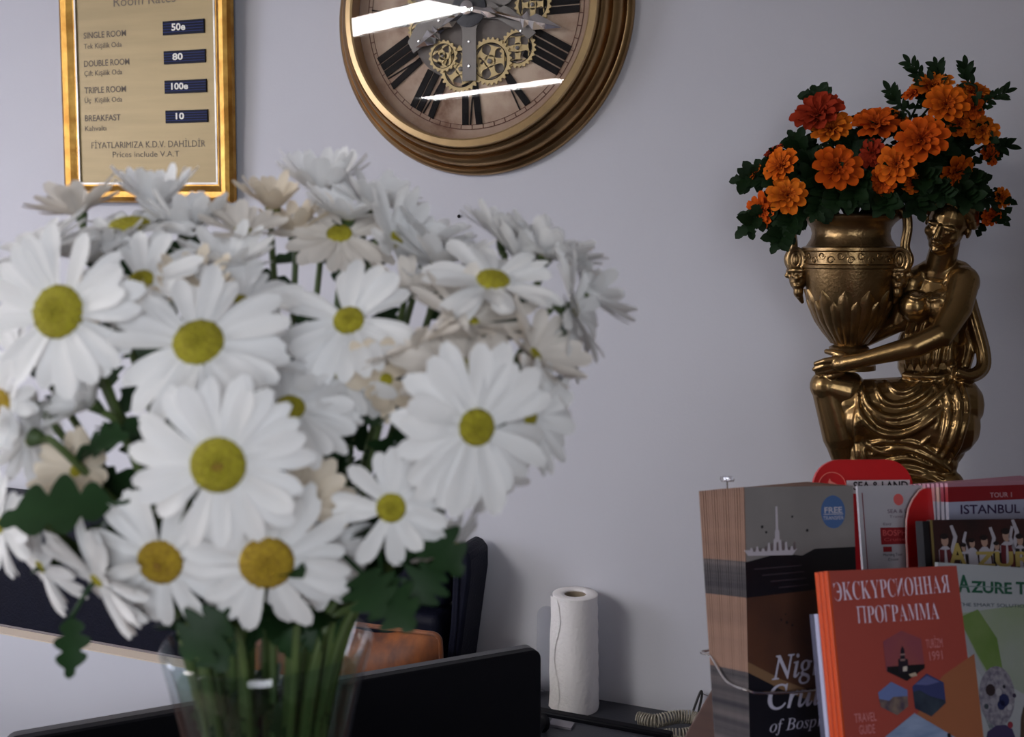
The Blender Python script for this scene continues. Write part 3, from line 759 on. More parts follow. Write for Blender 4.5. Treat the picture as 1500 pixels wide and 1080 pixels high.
FL = [  # x, y, radius px, metres in front of the urn axis, facing, red, what sets it apart
    (1199, 168, 40, .035, (-.40, .45, .6), 1, 'dark red flower topping the bunch over the urn mouth, above an orange one'),
    (1217, 189, 31, .05, (.05, .55, .8), 0, 'orange flower tilted upward right under the dark red one'),
    (1226, 246, 34, .085, (.0, .05, 1), 0, 'full round orange flower facing straight out above the urn neck'),
    (1145, 243, 28, .055, (-.25, .2, .9), 0, 'upper of the two open orange flowers over the outer urn handle'),
    (1154, 287, 30, .07, (-.1, -.05, 1), 0, 'lower of the two open orange flowers over the outer urn handle'),
    (1117, 308, 27, .035, (-.5, -.2, .7), 0, 'yellow-orange flower hanging lowest over the outer urn handle'),
    (1108, 254, 16, .02, (-.8, .2, .4), 0, 'small yellow-orange flower at the outer edge of the bunch over the handle'),
    (1134, 222, 15, .02, (-.5, .7, .4), 1, 'small red flower bud peeping over the upper open orange flower'),
    (1284, 183, 34, .045, (-.1, .5, .8), 0, 'broad orange flower with spread petals in the middle of the bunch'),
    (1262, 170, 15, .01, (-.4, .7, .4), 0, 'small orange flower behind the broad middle flower'),
    (1313, 174, 20, .02, (.4, .6, .5), 0, 'narrow orange flower edge-on beside the broad middle flower'),
    (1350, 205, 35, .085, (.05, .1, 1), 0, 'largest orange flower, cupped and facing out above the woman'),
    (1314, 241, 29, .08, (-.25, -.2, .9), 0, 'orange flower with drooping petals below the largest one'),
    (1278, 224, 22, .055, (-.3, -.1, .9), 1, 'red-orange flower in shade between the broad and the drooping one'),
    (1293, 267, 21, .07, (-.1, -.6, .8), 0, 'orange flower lowest in the middle of the bunch over the urn rim'),
    (1336, 268, 15, .06, (.2, -.6, .7), 0, 'small orange flower beneath the largest one near the hair'),
    (1366, 126, 30, .01, (-.05, .5, .75), 0, 'orange flower standing highest of the whole bunch'),
    (1339, 136, 16, .01, (-.6, .4, .6), 0, 'small orange flower snug beside the highest one'),
    (1386, 154, 29, .055, (-.1, .2, 1), 0, 'open orange flower just under the highest one'),
    (1428, 137, 27, .00, (.35, .6, .5), 0, 'orange flower tilted away under the leafy sprigs of the highest corner'),
    (1424, 158, 18, .045, (.2, .1, 1), 0, 'small crinkled orange flower beneath the flower tilted away'),
    (1405, 181, 18, .05, (.0, -.3, .9), 0, 'half-hidden orange flower in the middle of the taller cluster'),
    (1438, 192, 23, .03, (.5, -.1, .8), 0, 'orange flower at the outer side of the taller cluster'),
    (1449, 227, 16, .01, (.5, .1, .7), 0, 'lone small orange flower on the outer side above the gap'),
    (1400, 252, 27, .05, (.45, -.55, .5), 0, 'orange flower seen obliquely from below, above the woman brow'),
    (1467, 290, 15, .0, (.5, .0, .8), 0, 'upper of two small orange flowers dangling past the head'),
    (1452, 317, 14, .0, (.2, -.5, .8), 0, 'lower of two small orange flowers dangling past the head'),
]
for i, (x, y, r, o, n, red, lab) in enumerate(FL):
    c = P(x, y, o); R = r * .00096
    jr = random.Random(i + 900); n = (n[0] + jr.uniform(-.3, .3), n[1] + jr.uniform(0, .45), n[2])
    nv = (V((1, 0, 0)) * n[0] + V((0, 0, 1)) * n[1] - V((0, 1, 0)) * n[2]).normalized()
    t = thing('artificial_flower', lab, 'flower', facing(c, nv, i), 'orange artificial flowers in the urn')
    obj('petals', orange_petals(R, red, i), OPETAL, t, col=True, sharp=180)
    iv = t.matrix_world.inverted()
    obj('calyx', MB().lathe([(0, -R * .3), (R * .16, -R * .24), (R * .24, -R * .02), (R * .1, .02 * R), (0, .02 * R)], 12), LEAFD, t)
    root = urn_root(i); mid = (c - nv * .05) * .55 + (UM + V((0, 0, .04))) * .45
    if c.z < UM.z + .03: mid = UM + V(((c.x - UM.x) * .5, (c.y - UM.y) * .4, .055))
    pts = [c - nv * R * .25, c - nv * R * .9 + V((0, 0, -.003)), mid, UM + V(((c.x - UM.x) * .12, (c.y - UM.y) * .12, -.004)), root]
    path = bez(pts, 6)
    obj('stem', MB().tube(path, .0016, 6, iv), LEAFD, t)
    mb = MB(); rng = random.Random(i)
    for q in range(14):
        b = path[1 + int(q * 1.3) % 14]; d = V((rng.uniform(-1, 1), rng.uniform(-.9, .5), rng.uniform(-.6, .9))).normalized()
        ln = rng.uniform(.018, .034)
        leaf_mesh(mb, b, b + d * ln, ln * .26, V((rng.uniform(-.4, .4), -1, rng.uniform(.1, .9))), 3, .2, iv, 9)
    obj('foliage', mb, LEAFD, t, sharp=180)
# leafy sprigs standing out of the bunch and filling it
SP = [(1333, 92, .0, 'sprig with long thin leaves rising highest beside the top orange flower', (1372, 150)), (1372, 96, -.01, 'feathery sprig right behind the highest orange flower', (1385, 150)),
      (1415, 98, .0, 'feathery sprig with pointed leaves above the outer tall cluster', (1420, 150)), (1472, 136, .0, 'sprig stretching sideways past the outer tall cluster', (1420, 165)),
      (1304, 134, .0, 'dark sprig between the broad middle flower and the tall cluster', (1330, 185)), (1196, 141, -.025, 'little sprig poking above the dark red flower', (1210, 185)),
      (1474, 215, .0, 'thin sprig beside the lone small orange flower', (1430, 220)), (1092, 262, .02, 'single leaf sprig sticking out beyond the outer handle', (1140, 262)),
      (1098, 330, .04, 'leafy sprig under the lowest flower over the outer handle', (1150, 290)), (1142, 352, .05, 'dark leafy sprig hanging down over the outer urn handle', (1180, 300)),
      (1452, 300, .01, 'sprig with small pale leaves drooping past the head', (1405, 268)), (1430, 270, .03, 'dark sprig bending over the hair', (1390, 262)),
      (1345, 300, .05, 'dark leafy sprig covering the inner urn handle', (1330, 262)), (1250, 290, .08, 'dark leafy sprig hanging over the urn rim in the middle', (1262, 262)),
      (1195, 310, .07, 'dark leafy sprig covering the urn rim by the outer handle', (1215, 275)), (1380, 215, .05, 'dark leafy sprig filling the tall cluster', (1350, 250)), (1270, 205, .02, 'dark leafy sprig filling the middle of the bunch', (1270, 260)),
      (1165, 205, .0, 'dark leafy sprig behind the two open flowers', (1200, 260)), (1425, 190, -.01, 'dark leafy sprig behind the outer tall cluster', (1385, 240)),
      (1185, 262, .05, 'dark leafy sprig in the gap between the open pair and the round flower', (1215, 272)), (1246, 205, .03, 'dark leafy sprig between the dark red and the broad flower', (1250, 255)),
      (1228, 292, .075, 'dark leafy sprig right below the full round flower', (1235, 270)), (1300, 300, .07, 'dark leafy sprig below the lowest middle flower', (1290, 280)),
      (1385, 288, .065, 'dark leafy sprig lying over the woman forehead', (1350, 268)), (1420, 292, .045, 'dark leafy sprig lying over the back of the hair', (1380, 268)), (1362, 262, .07, 'dark leafy sprig beside the small flower near the hair', (1330, 262)), (1160, 325, .05, 'dark leafy sprig below the open pair, over the outer handle strap', (1180, 295))]
for i, (x, y, o, lab, m_) in enumerate(SP):
    tip = P(x, y, o); mid = P(m_[0], m_[1], o * .6 + .01); rng = random.Random(100 + i)
    t = thing('leafy_sprig', lab, 'sprig', tip, 'leafy sprigs in the urn'); iv = t.matrix_world.inverted()
    path = bez([tip, tip * .5 + mid * .5 + V((0, 0, .004)), mid, UM + V(((mid.x - UM.x) * .15, .0, .004)), urn_root(i + 3)], 8)
    obj('stem', MB().tube(path, [.0008 + .0010 * min(1, q / 10) for q in range(len(path))], 6, iv), LEAFD, t)
    mb = MB(); thin = i in (0, 1, 2, 3, 4, 6, 10)
    for q in range(11 if thin else 30):
        j = int(q * (1.1 if thin else .66)); b = path[min(j, len(path) - 4)]; dn = (path[min(j, len(path) - 4)] - path[min(j, len(path) - 4) + 2]).normalized()
        sd = V((0, -1, 0)).cross(dn).normalized() * (1 if q % 2 else -1)
        d = (dn * (.9 if thin else .5) + sd * .8 + V((0, rng.uniform(-.9, .3), 0))).normalized(); ln = rng.uniform(.014, .022) if thin else rng.uniform(.018, .032)
        if q == 0: d = dn
        leaf_mesh(mb, b, b + d * ln, ln * (.20 if thin else .32), V((0, -1, .3)), 0 if thin else 3, .2, iv, 8)
    obj('foliage', mb, LEAFD, t, sharp=180)

# ------------------------------------------------------------------ glass vase of daisies
VD = .53
vl, vr = at(236, 938, VD), at(548, 938, VD); vc = (vl + vr) / 2; RT = (vr - vl).length / 2 * .98
VH = vc.z - CZ
vs_ = thing('flower_vase', 'tapered clear glass vase of white daisies on the brown counter', 'vase', (vc.x, vc.y, CZ + .0005))
def vrad(h): q = h / VH; return RT * (.42 + .58 * max(0, q) ** 2.2)
out = [(0, 0), (vrad(0) * .98, 0), (vrad(0), .003)] + [(vrad(VH * q / 14), VH * q / 14) for q in range(1, 14)] + [(RT, VH - .001), (RT - .0012, VH + .0004), (RT - .0026, VH - .001)]
inn = [(vrad(VH * q / 14) - .0034, VH * q / 14) for q in range(13, 1, -1)] + [(vrad(.02) * .8, .019), (0, .017)]
obj('vase_glass', MB().lathe(out + inn, 72), VGLASS, vs_, sharp=60)
wl = VH * .93
obj('water', MB().lathe([(0, .0175), (vrad(.022) * .78, .0195)] + [(vrad(VH * q / 14) - .0038, VH * q / 14) for q in range(2, 14)] + [(vrad(wl) - .0038, wl), (0, wl)], 64), WATERM, vs_)

def petals_mesh(R, rd, n, elev, seed, droop=.25, gap=0.0, ragged=.06):
    """ray florets: two whorls of long blunt blades"""
    rng = random.Random(seed); mb = MB()
    for w_ in range(2):
        for k2 in range(n):
            if rng.random() < gap: continue
            a = 2 * pi * (k2 + .5 * w_) / n + rng.uniform(-.14, .14); e = radians(elev + (3 if w_ else -5) + rng.uniform(-13, 13))
            L = (R - rd * .7) * (1 - abs(rng.gauss(0, ragged))) * (1 if w_ == 0 else .94); hw0 = (R * .096 + .0005) * rng.uniform(.88, 1.12) * (18 / max(n, 12)) ** .5
            tw = rng.uniform(-.35, .35); bend = droop * rng.uniform(.6, 1.4); sidew = rng.uniform(-.08, .08); vs = []; fs = []; ny, nx = 7, 5
            for j in range(ny + 1):
                t2 = j / ny; x = rd * .7 + L * (t2 * cos(e)); z = L * (t2 * sin(e) - bend * t2 * t2 * .5) - .0015 * w_
                hw = hw0 * (.42 + .58 * sin(min(1, t2 * 1.25) * pi / 2)) * ((1 - ((t2 - .72) / .28) ** 2 * .62) if t2 > .72 else 1)
                for i in range(nx):
                    u = i / 2 - 1; notch = -.025 * L * (j == ny) * (abs(u) in (0, 1)) ; y = hw * u + sidew * L * t2 * t2
                    zz = z + hw * .30 * (u * u) * (1 - t2 * .4) - hw * .10 * cos(u * 2 * pi) * .5 + u * hw * sin(tw) * t2
                    xx = x + notch
                    vs.append((xx * cos(a) - y * sin(a), xx * sin(a) + y * cos(a), zz))
            for j in range(ny):
                for i in range(nx - 1): q = j * nx + i; fs.append((q, q + 1, q + nx + 1, q + nx))
            mb.add(vs, fs)
    return mb
# x, y, petal radius px, disc radius px, depth, facing, petal lift deg, kind (w white, c cream, f faded, b bud), petals in a whorl, label
D_ = [
 (320, 681, 138, 41, .414, (.00, -.02, 1), 2, 'w', 15, 'largest white daisy facing straight out in the middle of the bouquet, above the vase'),
 (86, 457, 132, 40, .455, (-.22, .12, 1), 6, 'w', 14, 'big daisy high at the outer side under the price board, with a large yellow disc'),
 (291, 502, 138, 37, .450, (.05, .52, .85), 0, 'w', 14, 'big daisy tilted upward above the largest one, disc seen as a half oval'),
 (235, 823, 124, 34, .452, (-.08, -.22, 1), -4, 'w', 15, 'daisy with a brown dot in its disc just above the vase rim'),
 (391, 824, 130, 40, .449, (.10, -.25, 1), -6, 'w', 15, 'daisy with ochre disc hanging over the middle of the vase rim'),
 (573, 744, 94, 22, .455, (.02, -.06, 1), 4, 'w', 9, 'small open daisy with separate petals above the dark screen'),
 (698, 626, 132, 28, .450, (.42, .04, .9), 2, 'w', 12, 'daisy with long drooping petals at the side of the bouquet towards the statue'),
 (722, 411, 96, 25, .52, (.12, .80, .52), 8, 'w', 13, 'upward-tilted daisy with oval yellow disc high on the side towards the statue'),
 (511, 470, 96, 23, .50, (-.05, .50, .85), 6, 'w', 11, 'medium daisy in the gap of green stems below the clock'),
 (497, 343, 84, 19, .58, (.05, .72, .65), 14, 'f', 12, 'faded daisy with flat yellow disc high under the clock'),
 (580, 351, 80, 13, .57, (.78, .35, .5), 20, 'w', 12, 'daisy turned sideways under the clock showing a thin yellow disc'),
 (190, 331, 88, 29, .54, (-.02, .93, .33), 10, 'w', 12, 'daisy seen flat from its edge just under the price board frame'),
 (206, 412, 92, 20, .50, (-.12, .62, .7), 10, 'w', 11, 'daisy tucked between the edge-on one and the big upward one'),
 (356, 338, 64, 13, .55, (.15, .80, .4), 20, 'f', 9, 'withered daisy with curled centre between the price board and the clock'),
 (425, 598, 112, 22, .475, (.22, .66, .7), 4, 'w', 12, 'daisy half hidden behind the largest one, only the top of its disc showing'),
 (673, 538, 108, 18, .485, (.12, .58, .75), 4, 'f', 12, 'faded daisy directly behind the long drooping daisy'),
 (605, 512, 100, 14, .495, (-.50, .80, .05), 18, 'f', 11, 'daisy seen from the side with pale pink-white petals and green calyx'),
 (472, 282, 76, 12, .61, (.0, .97, .2), 42, 'w', 14, 'daisy standing topmost in the bouquet below the clock rim, petals upright'),
 (545, 304, 70, 12, .60, (.32, .88, .25), 30, 'w', 13, 'white daisy with dark calyx next to the topmost one, towards the nail'),
 (800, 374, 84, 12, .55, (.42, .88, .12), 22, 'w', 15, 'bushy white daisy crowning the side towards the statue'),
 (842, 452, 88, 13, .53, (.90, .18, .25), 16, 'w', 14, 'outermost white daisy turned towards the statue, dark centre in profile'),
 (2, 590, 76, 21, .465, (-.5, -.02, .85), 10, 'w', 11, 'daisy cut by the picture edge with an orange-yellow disc'),
 (44, 640, 74, 14, .47, (-.85, .10, -.25), 14, 'w', 11, 'daisy turned away, showing its green back above the big lobed leaf'),
 (132, 590, 72, 10, .475, (-.55, .55, .45), 38, 'w', 10, 'small half-closed white daisy above the turned-away one'),
 (112, 690, 66, 10, .475, (-.1, .30, .8), 26, 'c', 11, 'cream withered daisy just over the big lobed leaf'),
 (142, 850, 108, 12, .460, (-.50, -.48, .6), 6, 'w', 14, 'daisy in profile hanging lowest on the side of the white panel'),
 (440, 738, 84, 12, .47, (.15, .35, .8), 12, 'c', 11, 'cream withered daisy between the largest one and the small open one'),
 (462, 800, 104, 14, .474, (.3, -.12, .9), 0, 'w', 13, 'white daisy behind the ochre-disc one, petals spreading over the vase rim'),
 (566, 556, 72, 10, .50, (.1, .2, .8), 34, 'c', 10, 'withered tan daisy curled up in the heart of the bouquet'),
 (0, 770, 82, 12, .46, (-.6, -.1, .7), 8, 'w', 12, 'white daisy cut by the picture edge beside the big lobed leaf'),
 (54, 372, 92, 14, .51, (-.35, .80, .3), 16, 'w', 13, 'big blurred white daisy on the outer shoulder beside the price board corner'),
 (272, 338, 80, 12, .56, (.08, .92, .15), 36, 'w', 12, 'white daisy with raised petals right below the price board'),
 (642, 384, 76, 11, .56, (.15, .82, .2), 26, 'w', 12, 'white daisy behind the oval-disc one, below the wall nail'),
 (690, 470, 88, 12, .51, (.25, .75, .4), 22, 'f', 13, 'pinkish faded daisy under the oval-disc one'),
 (776, 610, 100, 14, .475, (.62, .10, .6), 4, 'w', 14, 'bluish white daisy behind the long drooping petals, towards the bare wall'),
 (784, 520, 84, 12, .50, (.60, .45, .35), 20, 'f', 11, 'faded daisy with long tilted petals below the outermost one'),
 (664, 800, 66, 9, .485, (.55, -.60, .3), -8, 'w', 11, 'daisy drooping in front of the dark leather sofa corner'),
 (400, 302, 58, 11, .58, (.1, .85, .3), 44, 'c', 9, 'cream withered bud beside the gap towards the price board'),
 (282, 428, 64, 10, .51, (.15, .55, .5), 34, 'c', 9, 'brownish withered daisy above the big upward-tilted one'),
 (128, 452, 56, 9, .47, (.3, .4, .6), 40, 'c', 9, 'tan withered daisy beside the large yellow disc under the price board'),
 (718, 690, 96, 14, .485, (.35, -.45, .5), 0, 'w', 13, 'white daisy below the long drooping one, seen from beneath'),
 (352, 440, 84, 12, .50, (.2, .72, .5), 16, 'w', 12, 'white daisy behind the big upward-tilted one, near the green gap'),
 (498, 548, 92, 12, .50, (.25, .6, .5), 12, 'w', 13, 'white daisy between the green gap and the largest daisy'),
 (738, 350, 70, 10, .58, (.2, .9, .05), 30, 'w', 13, 'white daisy far behind the oval-disc one, against the bare wall'),
 (862, 430, 70, 10, .555, (.75, .5, -.1), 20, 'w', 13, 'white daisy behind the outermost one, reaching farthest to the wall'),
 (116, 310, 70, 10, .56, (-.3, .9, .05), 26, 'f', 12, 'pale daisy behind the bouquet shoulder, touching the price board corner'),
 (596, 425, 62, 9, .545, (.2, .6, .3), 26, 'f', 11, 'small faded daisy deep among the stems below the clock'),
 (232, 300, 70, 10, .57, (-.05, .95, .2), 40, 'w', 12, 'white daisy with closed upright petals in front of the price board lower frame'),
 (510, 318, 66, 10, .585, (.1, .8, .3), 34, 'w', 12, 'white daisy squeezed between the topmost daisy and the faded one'),
 (628, 352, 66, 10, .58, (.3, .85, .15), 26, 'w', 12, 'white daisy below the wall nail, behind the sideways one'),
 (762, 380, 72, 10, .56, (.3, .85, .1), 34, 'w', 13, 'white daisy between the oval-disc one and the crowning bushy one'),
 (430, 340, 56, 9, .585, (.0, .9, .2), 44, 'c', 10, 'cream half-closed daisy between the withered one and the faded flat one'),
 (832, 505, 70, 10, .535, (.85, -.1, .2), 12, 'w', 12, 'white daisy below the outermost one, hanging towards the statue'),
 (150, 380, 80, 10, .53, (-.2, .85, .3), 30, 'w', 12, 'white daisy with upright petals behind the tan withered one'),
 (60, 830, 84, 11, .475, (-.5, -.35, .5), 4, 'w', 12, 'white daisy in front of the dark sofa, under the big lobed leaf'),
 (332, 392, 72, 10, .53, (.05, .8, .35), 30, 'w', 12, 'white daisy in the second row below the withered curled one'),
 (20, 520, 90, 12, .49, (-.5, .4, .5), 10, 'w', 12, 'white daisy behind the large yellow disc at the picture edge'),
]
DM = {'w': PETAL, 'c': CREAM, 'f': TIRED}
VM = vc + V((0, 0, 0))
daisies = []; paths = []
for i, (x, y, rp, dp, dep, n, el, kd, npet, lab) in enumerate(D_):
    c = at(x, y, dep); R = rp * dep / 1600 * (1.03 if dep < .5 else 1.18); rd = dp * dep / 1600
    nv = camdir(*n); t = thing('daisy', lab, 'flower', facing(c, nv, i * 1.7), 'white daisies in the glass vase'); iv = t.matrix_world.inverted()
    daisies.append(t)
    obj('petals', petals_mesh(R, rd, npet, el, i, .22 if el < 20 else -.15, .07 if kd != 'c' else .18, .075 if kd == 'w' else .15), DM[kd], t, sharp=180)
    mb = MB(); prof = [(rd, -.001), (rd * 1.0, rd * .10), (rd * .86, rd * .26), (rd * .6, rd * .36), (rd * .28, rd * .36), (0, rd * .30)]
    mb.lathe(prof, 28)
    nb = 90 if rp > 90 else 40
    for q in range(nb):
        rr = rd * .95 * math.sqrt((q + .5) / nb); a = q * 2.39996; h = rd * (.10 + .28 * (1 - (rr / rd) ** 2) ** .8)
        mb.ball((rr * cos(a), rr * sin(a), h), rd * .085, 6)
    dk = obj('disc', mb, DISCO if i in (4, 21, 3) else DISC, t, sharp=180)
    if i in (0, 3): obj('disc_centre', MB().ball((rd * .06, -rd * .02, rd * .37), (rd * .22, rd * .2, rd * .06), 10), DISCC, dk)
    obj('calyx', MB().lathe([(0, -.0075), (rd * .45 + .0006, -.0062), (rd * .85 + .0008, -.0015), (rd * .6, -.0005), (0, -.0005)], 16), CALYX, t)
    # stem: out of the calyx, in over the rim, down to the foot of the vase
    dx = c - vc; ang = i * 2.39996; rim_r = RT * (.15 + .62 * ((i * 7) % 11) / 11)
    lat = V((dx.x, dx.y, 0)); ld = lat.normalized() if lat.length > .005 else V((1, 0, 0))
    dirv = (ld + V((cos(ang), sin(ang), 0)) * .35).normalized()
    neckp = vc + dirv * min(RT * .78, rim_r + lat.length * .12) + V((0, 0, .004)); foot = V((vc.x, vc.y, 0)) - dirv * RT * .22 + V((0, 0, CZ + .03)); low = V((vc.x, vc.y, 0)) + dirv * RT * .22 + V((0, 0, CZ + VH * .5))
    back = c - nv * .018 + V((0, 0, -.004))
    if c.z < vc.z + .05: m_ = c * .35 + neckp * .65 + V((0, 0, .035)) + FWD * .01
    else: m_ = c * .42 + neckp * .58 - nv * .008 - V((0, 0, .004)) + FWD * .012
    path = bez([c - nv * .006, back, m_, neckp, low, foot], 8); paths.append(path)
    obj('stem', MB().tube(path, [.0017 + .0004 * q / len(path) for q in range(len(path))], 7, iv), STEM, t)
    mb = MB(); rng = random.Random(i + 50)
    for q in range(10):
        b = path[min(36, (20 if i == 0 else 9) + int(q * 3.1))]; inside = q > 4; a = rng.uniform(0, 6.28); d = (V((cos(a), sin(a), rng.uniform(-.2, .9)))).normalized(); ln = rng.uniform(.022, .040)
        if inside: ld2 = V((vc.x - b.x, vc.y - b.y, 0)); d = (V((rng.uniform(-.3, .3), rng.uniform(-.3, .3), .9)) + ld2 * 6).normalized(); ln *= .6
        leaf_mesh(mb, b, b + d * ln, ln * .30, V((rng.uniform(-.3, .3), -.5, 1)), 3.5, .2, iv, 12)
    obj('foliage', mb, LEAF, t, sharp=180)
# large lobed leaves that stand out, each on the stem of its daisy
for i, b, tp, w, nn in ((0, (165, 738, .452), (-4, 768, .440), .0135, (0, .7, .7)), (25, (104, 905, .462), (101, 995, .455), .0068, (.6, 0, .8)), (22, (130, 655, .468), (190, 640, .46), .008, (0, .6, .8)),
                        (5, (560, 855, .465), (606, 925, .455), .011, (-.2, .2, 1)), (5, (618, 770, .465), (676, 845, .455), .010, (.4, .2, .9)), (27, (530, 840, .460), (560, 905, .448), .011, (.1, .3, .9)),
                        (4, (330, 900, .455), (268, 965, .450), .012, (0, .2, 1)), (4, (300, 915, .46), (330, 985, .452), .010, (.2, .1, 1)), (40, (640, 830, .47), (600, 890, .462), .010, (0, .2, 1)), (7, (738, 440, .53), (760, 466, .52), .008, (.3, .5, .7))):
    t = daisies[i]; iv = t.matrix_world.inverted(); mb = MB(); leaf_mesh(mb, at(*b), at(*tp), w, camdir(*nn), 3.5, .18, iv, 32)
    B = at(*b); q = min(paths[i][1:34], key=lambda p: (p - B).length); mb.tube(bez([B, (B + q) / 2 + V((0, 0, .003)), q], 5), .0011, 6, iv)
    obj('leaf', mb, LEAF, t, sharp=180)

# ------------------------------------------------------------------ brochures on the counter
class Card:
    """flat print laid out in a sheet's own metres: x from its left edge, y down from its top, lifted by z"""
    def __init__(s, TL, TR, BL, d=.005):
        s.tl, tr, bl = at(*TL), at(*TR), at(*BL)
        s.ex = (tr - s.tl).normalized(); ey = s.tl - bl; s.ey = (ey - s.ex * ey.dot(s.ex)).normalized()
        s.n = s.ex.cross(s.ey); s.w = (tr - s.tl).length; s.hp = (s.tl - bl).dot(s.ey)
        s.h = (s.tl.z - CZ - .0006 + min(0, s.ex.z * (s.w + .02)) - max(0, s.n.z) * d) / s.ey.z      # lowest corner rests on the counter
        s.M = basis(s.tl - s.ey * s.h, s.ex, s.ey)             # origin: lower left corner on the counter
    def px(s, x, y, z=0):
        """where a photo point falls on the sheet"""
        r = ray(x, y); o = s.tl + s.n * z; t2 = (o - CAM).dot(s.n) / r.dot(s.n); q = CAM + r * t2 - (s.tl - s.ey * s.h)
        return (q.dot(s.ex), q.dot(s.ey))
def sheetbody(w, h, d, bands, z1=0.0):
    """a closed brochure: box with its printed edge bands, as separate material slots"""
    mb = MB()
    for i, (y0, y1) in enumerate(bands): mb.box((0, y0, z1 - d), (w, y1, z1), None, i)
    return mb
def poly(name, pts, z, ink, parent, th=.0001):
    z = z * .35
    bm = bmesh.new(); vs = [bm.verts.new((x, y, z + th)) for x, y in pts]; f = bm.faces.new(vs)
    r = bmesh.ops.extrude_face_region(bm, geom=[f]); bmesh.ops.translate(bm, vec=(0, 0, -th), verts=[e for e in r['geom'] if isinstance(e, bmesh.types.BMVert)])
    bmesh.ops.triangulate(bm, faces=bm.faces[:]); bmesh.ops.recalc_face_normals(bm, faces=bm.faces[:])
    me = bpy.data.meshes.new(name); bm.to_mesh(me); bm.free(); return link(name, me, ink, parent)
def circ(c, r, n=32, ry=None): return [(c[0] + r * cos(2 * pi * i / n), c[1] + (ry or r) * sin(2 * pi * i / n)) for i in range(n)]
def ptext(name, card, txt, x0, y0, x1, y1, hpx, z, ink, parent, bold=0.0, shear=0, fn=None):
    """lettering whose baseline runs between two photo points"""
    a, b = V(card.px(x0, y0)), V(card.px(x1, y1)); L = (b - a).length; ang = math.atan2(b.y - a.y, b.x - a.x)
    c = V(card.px(x0, y0 - hpx)); h = (c - a).length; mb = MB()
    (fn or lettering)(mb, txt, 0, L, 0, h, 0, *(() if fn else (bold, shear)))
    T = Matrix.Translation((a.x, a.y, z * .35 + .0001)) @ Matrix.Rotation(ang, 4, 'Z'); mb.v = [tuple(T @ V(v)) for v in mb.v]
    return obj(name, mb, ink, parent, smooth=False)

# --- tall fanned pile with the night photograph of the sea
C1 = Card((1089, 712, .87), (1249, 710, .925), (1102, 1080, .845), .044)
yA, yB, yC, yD = C1.px(1092, 823)[1], C1.px(1094, 876)[1], C1.px(1098, 962)[1], C1.px(1100, 985)[1]
TANE = mat('page_edge_tan', (.25, .145, .105), .8, var=.2, vscale=60); DARKE = mat('page_edge_dark', (.014, .013, .022), .8, col2=(.10, .085, .085), vscale=130)
NIGHT = mat('cover_black_print', (.006, .006, .010), .35); SKY = mat('cover_grey_sky', (.26, .245, .245), .25, var=.2, vscale=12); DUSK = mat('cover_dusk_brown', (.115, .045, .022), .35, col2=(.05, .022, .016), vscale=14)
GOLDP2 = flat(128, 98, 70); WHT = flat(196, 192, 204)
npile = 20
for k2 in range(npile - 1, -1, -1):
    back = k2 * .0020; drop = .0002 * k2
    M1 = C1.M @ Matrix.Translation((0, 0, -back)) @ Matrix.Rotation(radians(.17 * k2 + .06 * sin(k2 * 5)), 4, 'Z')
    h = C1.h - drop - .001
    t = thing('brochure', 'front copy of the tall dark brochure pile, its cover a night photo over the sea' if k2 == 0 else 'tall brochure behind the front copy of the fanned pile, only its edge showing',
              'brochure', M1, 'copies in the tall fanned pile')
    obj('pages', sheetbody(C1.w, h - .0012 * ((k2 * 5) % 3 == 1), .00198, ((.0, yD), (yD, yB if False else yC), (yC, yB), (yB, yA), (yA, h))), [DARKE, TANE, TANE, DARKE, TANE], t, smooth=False)
    if k2 == 0: front = t
E0 = .0002; w = C1.w; top = C1.h - .001
poly('cover_sky', [(.001, yA - .004), (w, yA - .004), (w, top), (.001, top)], E0, SKY, front)
sea = C1.px(1180, 812)[1]
poly('cover_sea', [(0, yB), (w, yB + .004), (w, sea + .004), (w * .62, sea + .004), (w * .5, sea - .001), (w * .3, sea + .002), (0, sea - .004)], E0 + .0003, NIGHT, front)
poly('cover_dusk', [(0, yD - .004), (w, yD - .03), (w, yB + .004), (0, yB)], E0, DUSK, front)
poly('cover_base', [(0, .002), (w, .002), (w, yD - .036), (w * .55, yD - .028), (w * .3, yD - .017), (0, yD)], E0 + .0005, NIGHT, front)
poly('gold_stripe', [(0, yD), (w * .3, yD - .017), (w * .55, yD - .028), (w, yD - .036), (w, yD - .030), (w * .55, yD - .020), (w * .3, yD - .009), (0, yD + .008)], E0 + .0007, GOLDP2, front)
# far shore, ship and mast on the water
sx = C1.px(1138, 805); ship = flat(186, 180, 190)
dkship = flat(104, 92, 96)
poly('ship_hull', [(sx[0] - .030, sx[1] - .004), (sx[0] + .016, sx[1] - .005), (sx[0] + .021, sx[1]), (sx[0] - .034, sx[1] + .0005)], E0 + .0009, ship, front)
poly('ship_mast', [(sx[0] - .0022, sx[1]), (sx[0] + .0032, sx[1]), (sx[0] + .0026, sx[1] + .014), (sx[0] + .0016, sx[1] + .016), (sx[0] + .0014, sx[1] + .034), (sx[0] - .0008, sx[1] + .034), (sx[0] - .0010, sx[1] + .016), (sx[0] - .002, sx[1] + .014)], E0 + .0009, ship, front)
rs_ = random.Random(4)
for q in range(16):
    x0 = sx[0] - .028 + .003 * q; hh_ = rs_.uniform(.001, .006) + (.004 if 7 < q < 13 else 0)
    poly('ship_deck', [(x0, sx[1] - .001), (x0 + .0026, sx[1] - .001), (x0 + .0022, sx[1] + hh_), (x0 + .0004, sx[1] + hh_ * .9)], E0 + .0012, (ship, dkship)[q % 2], front)
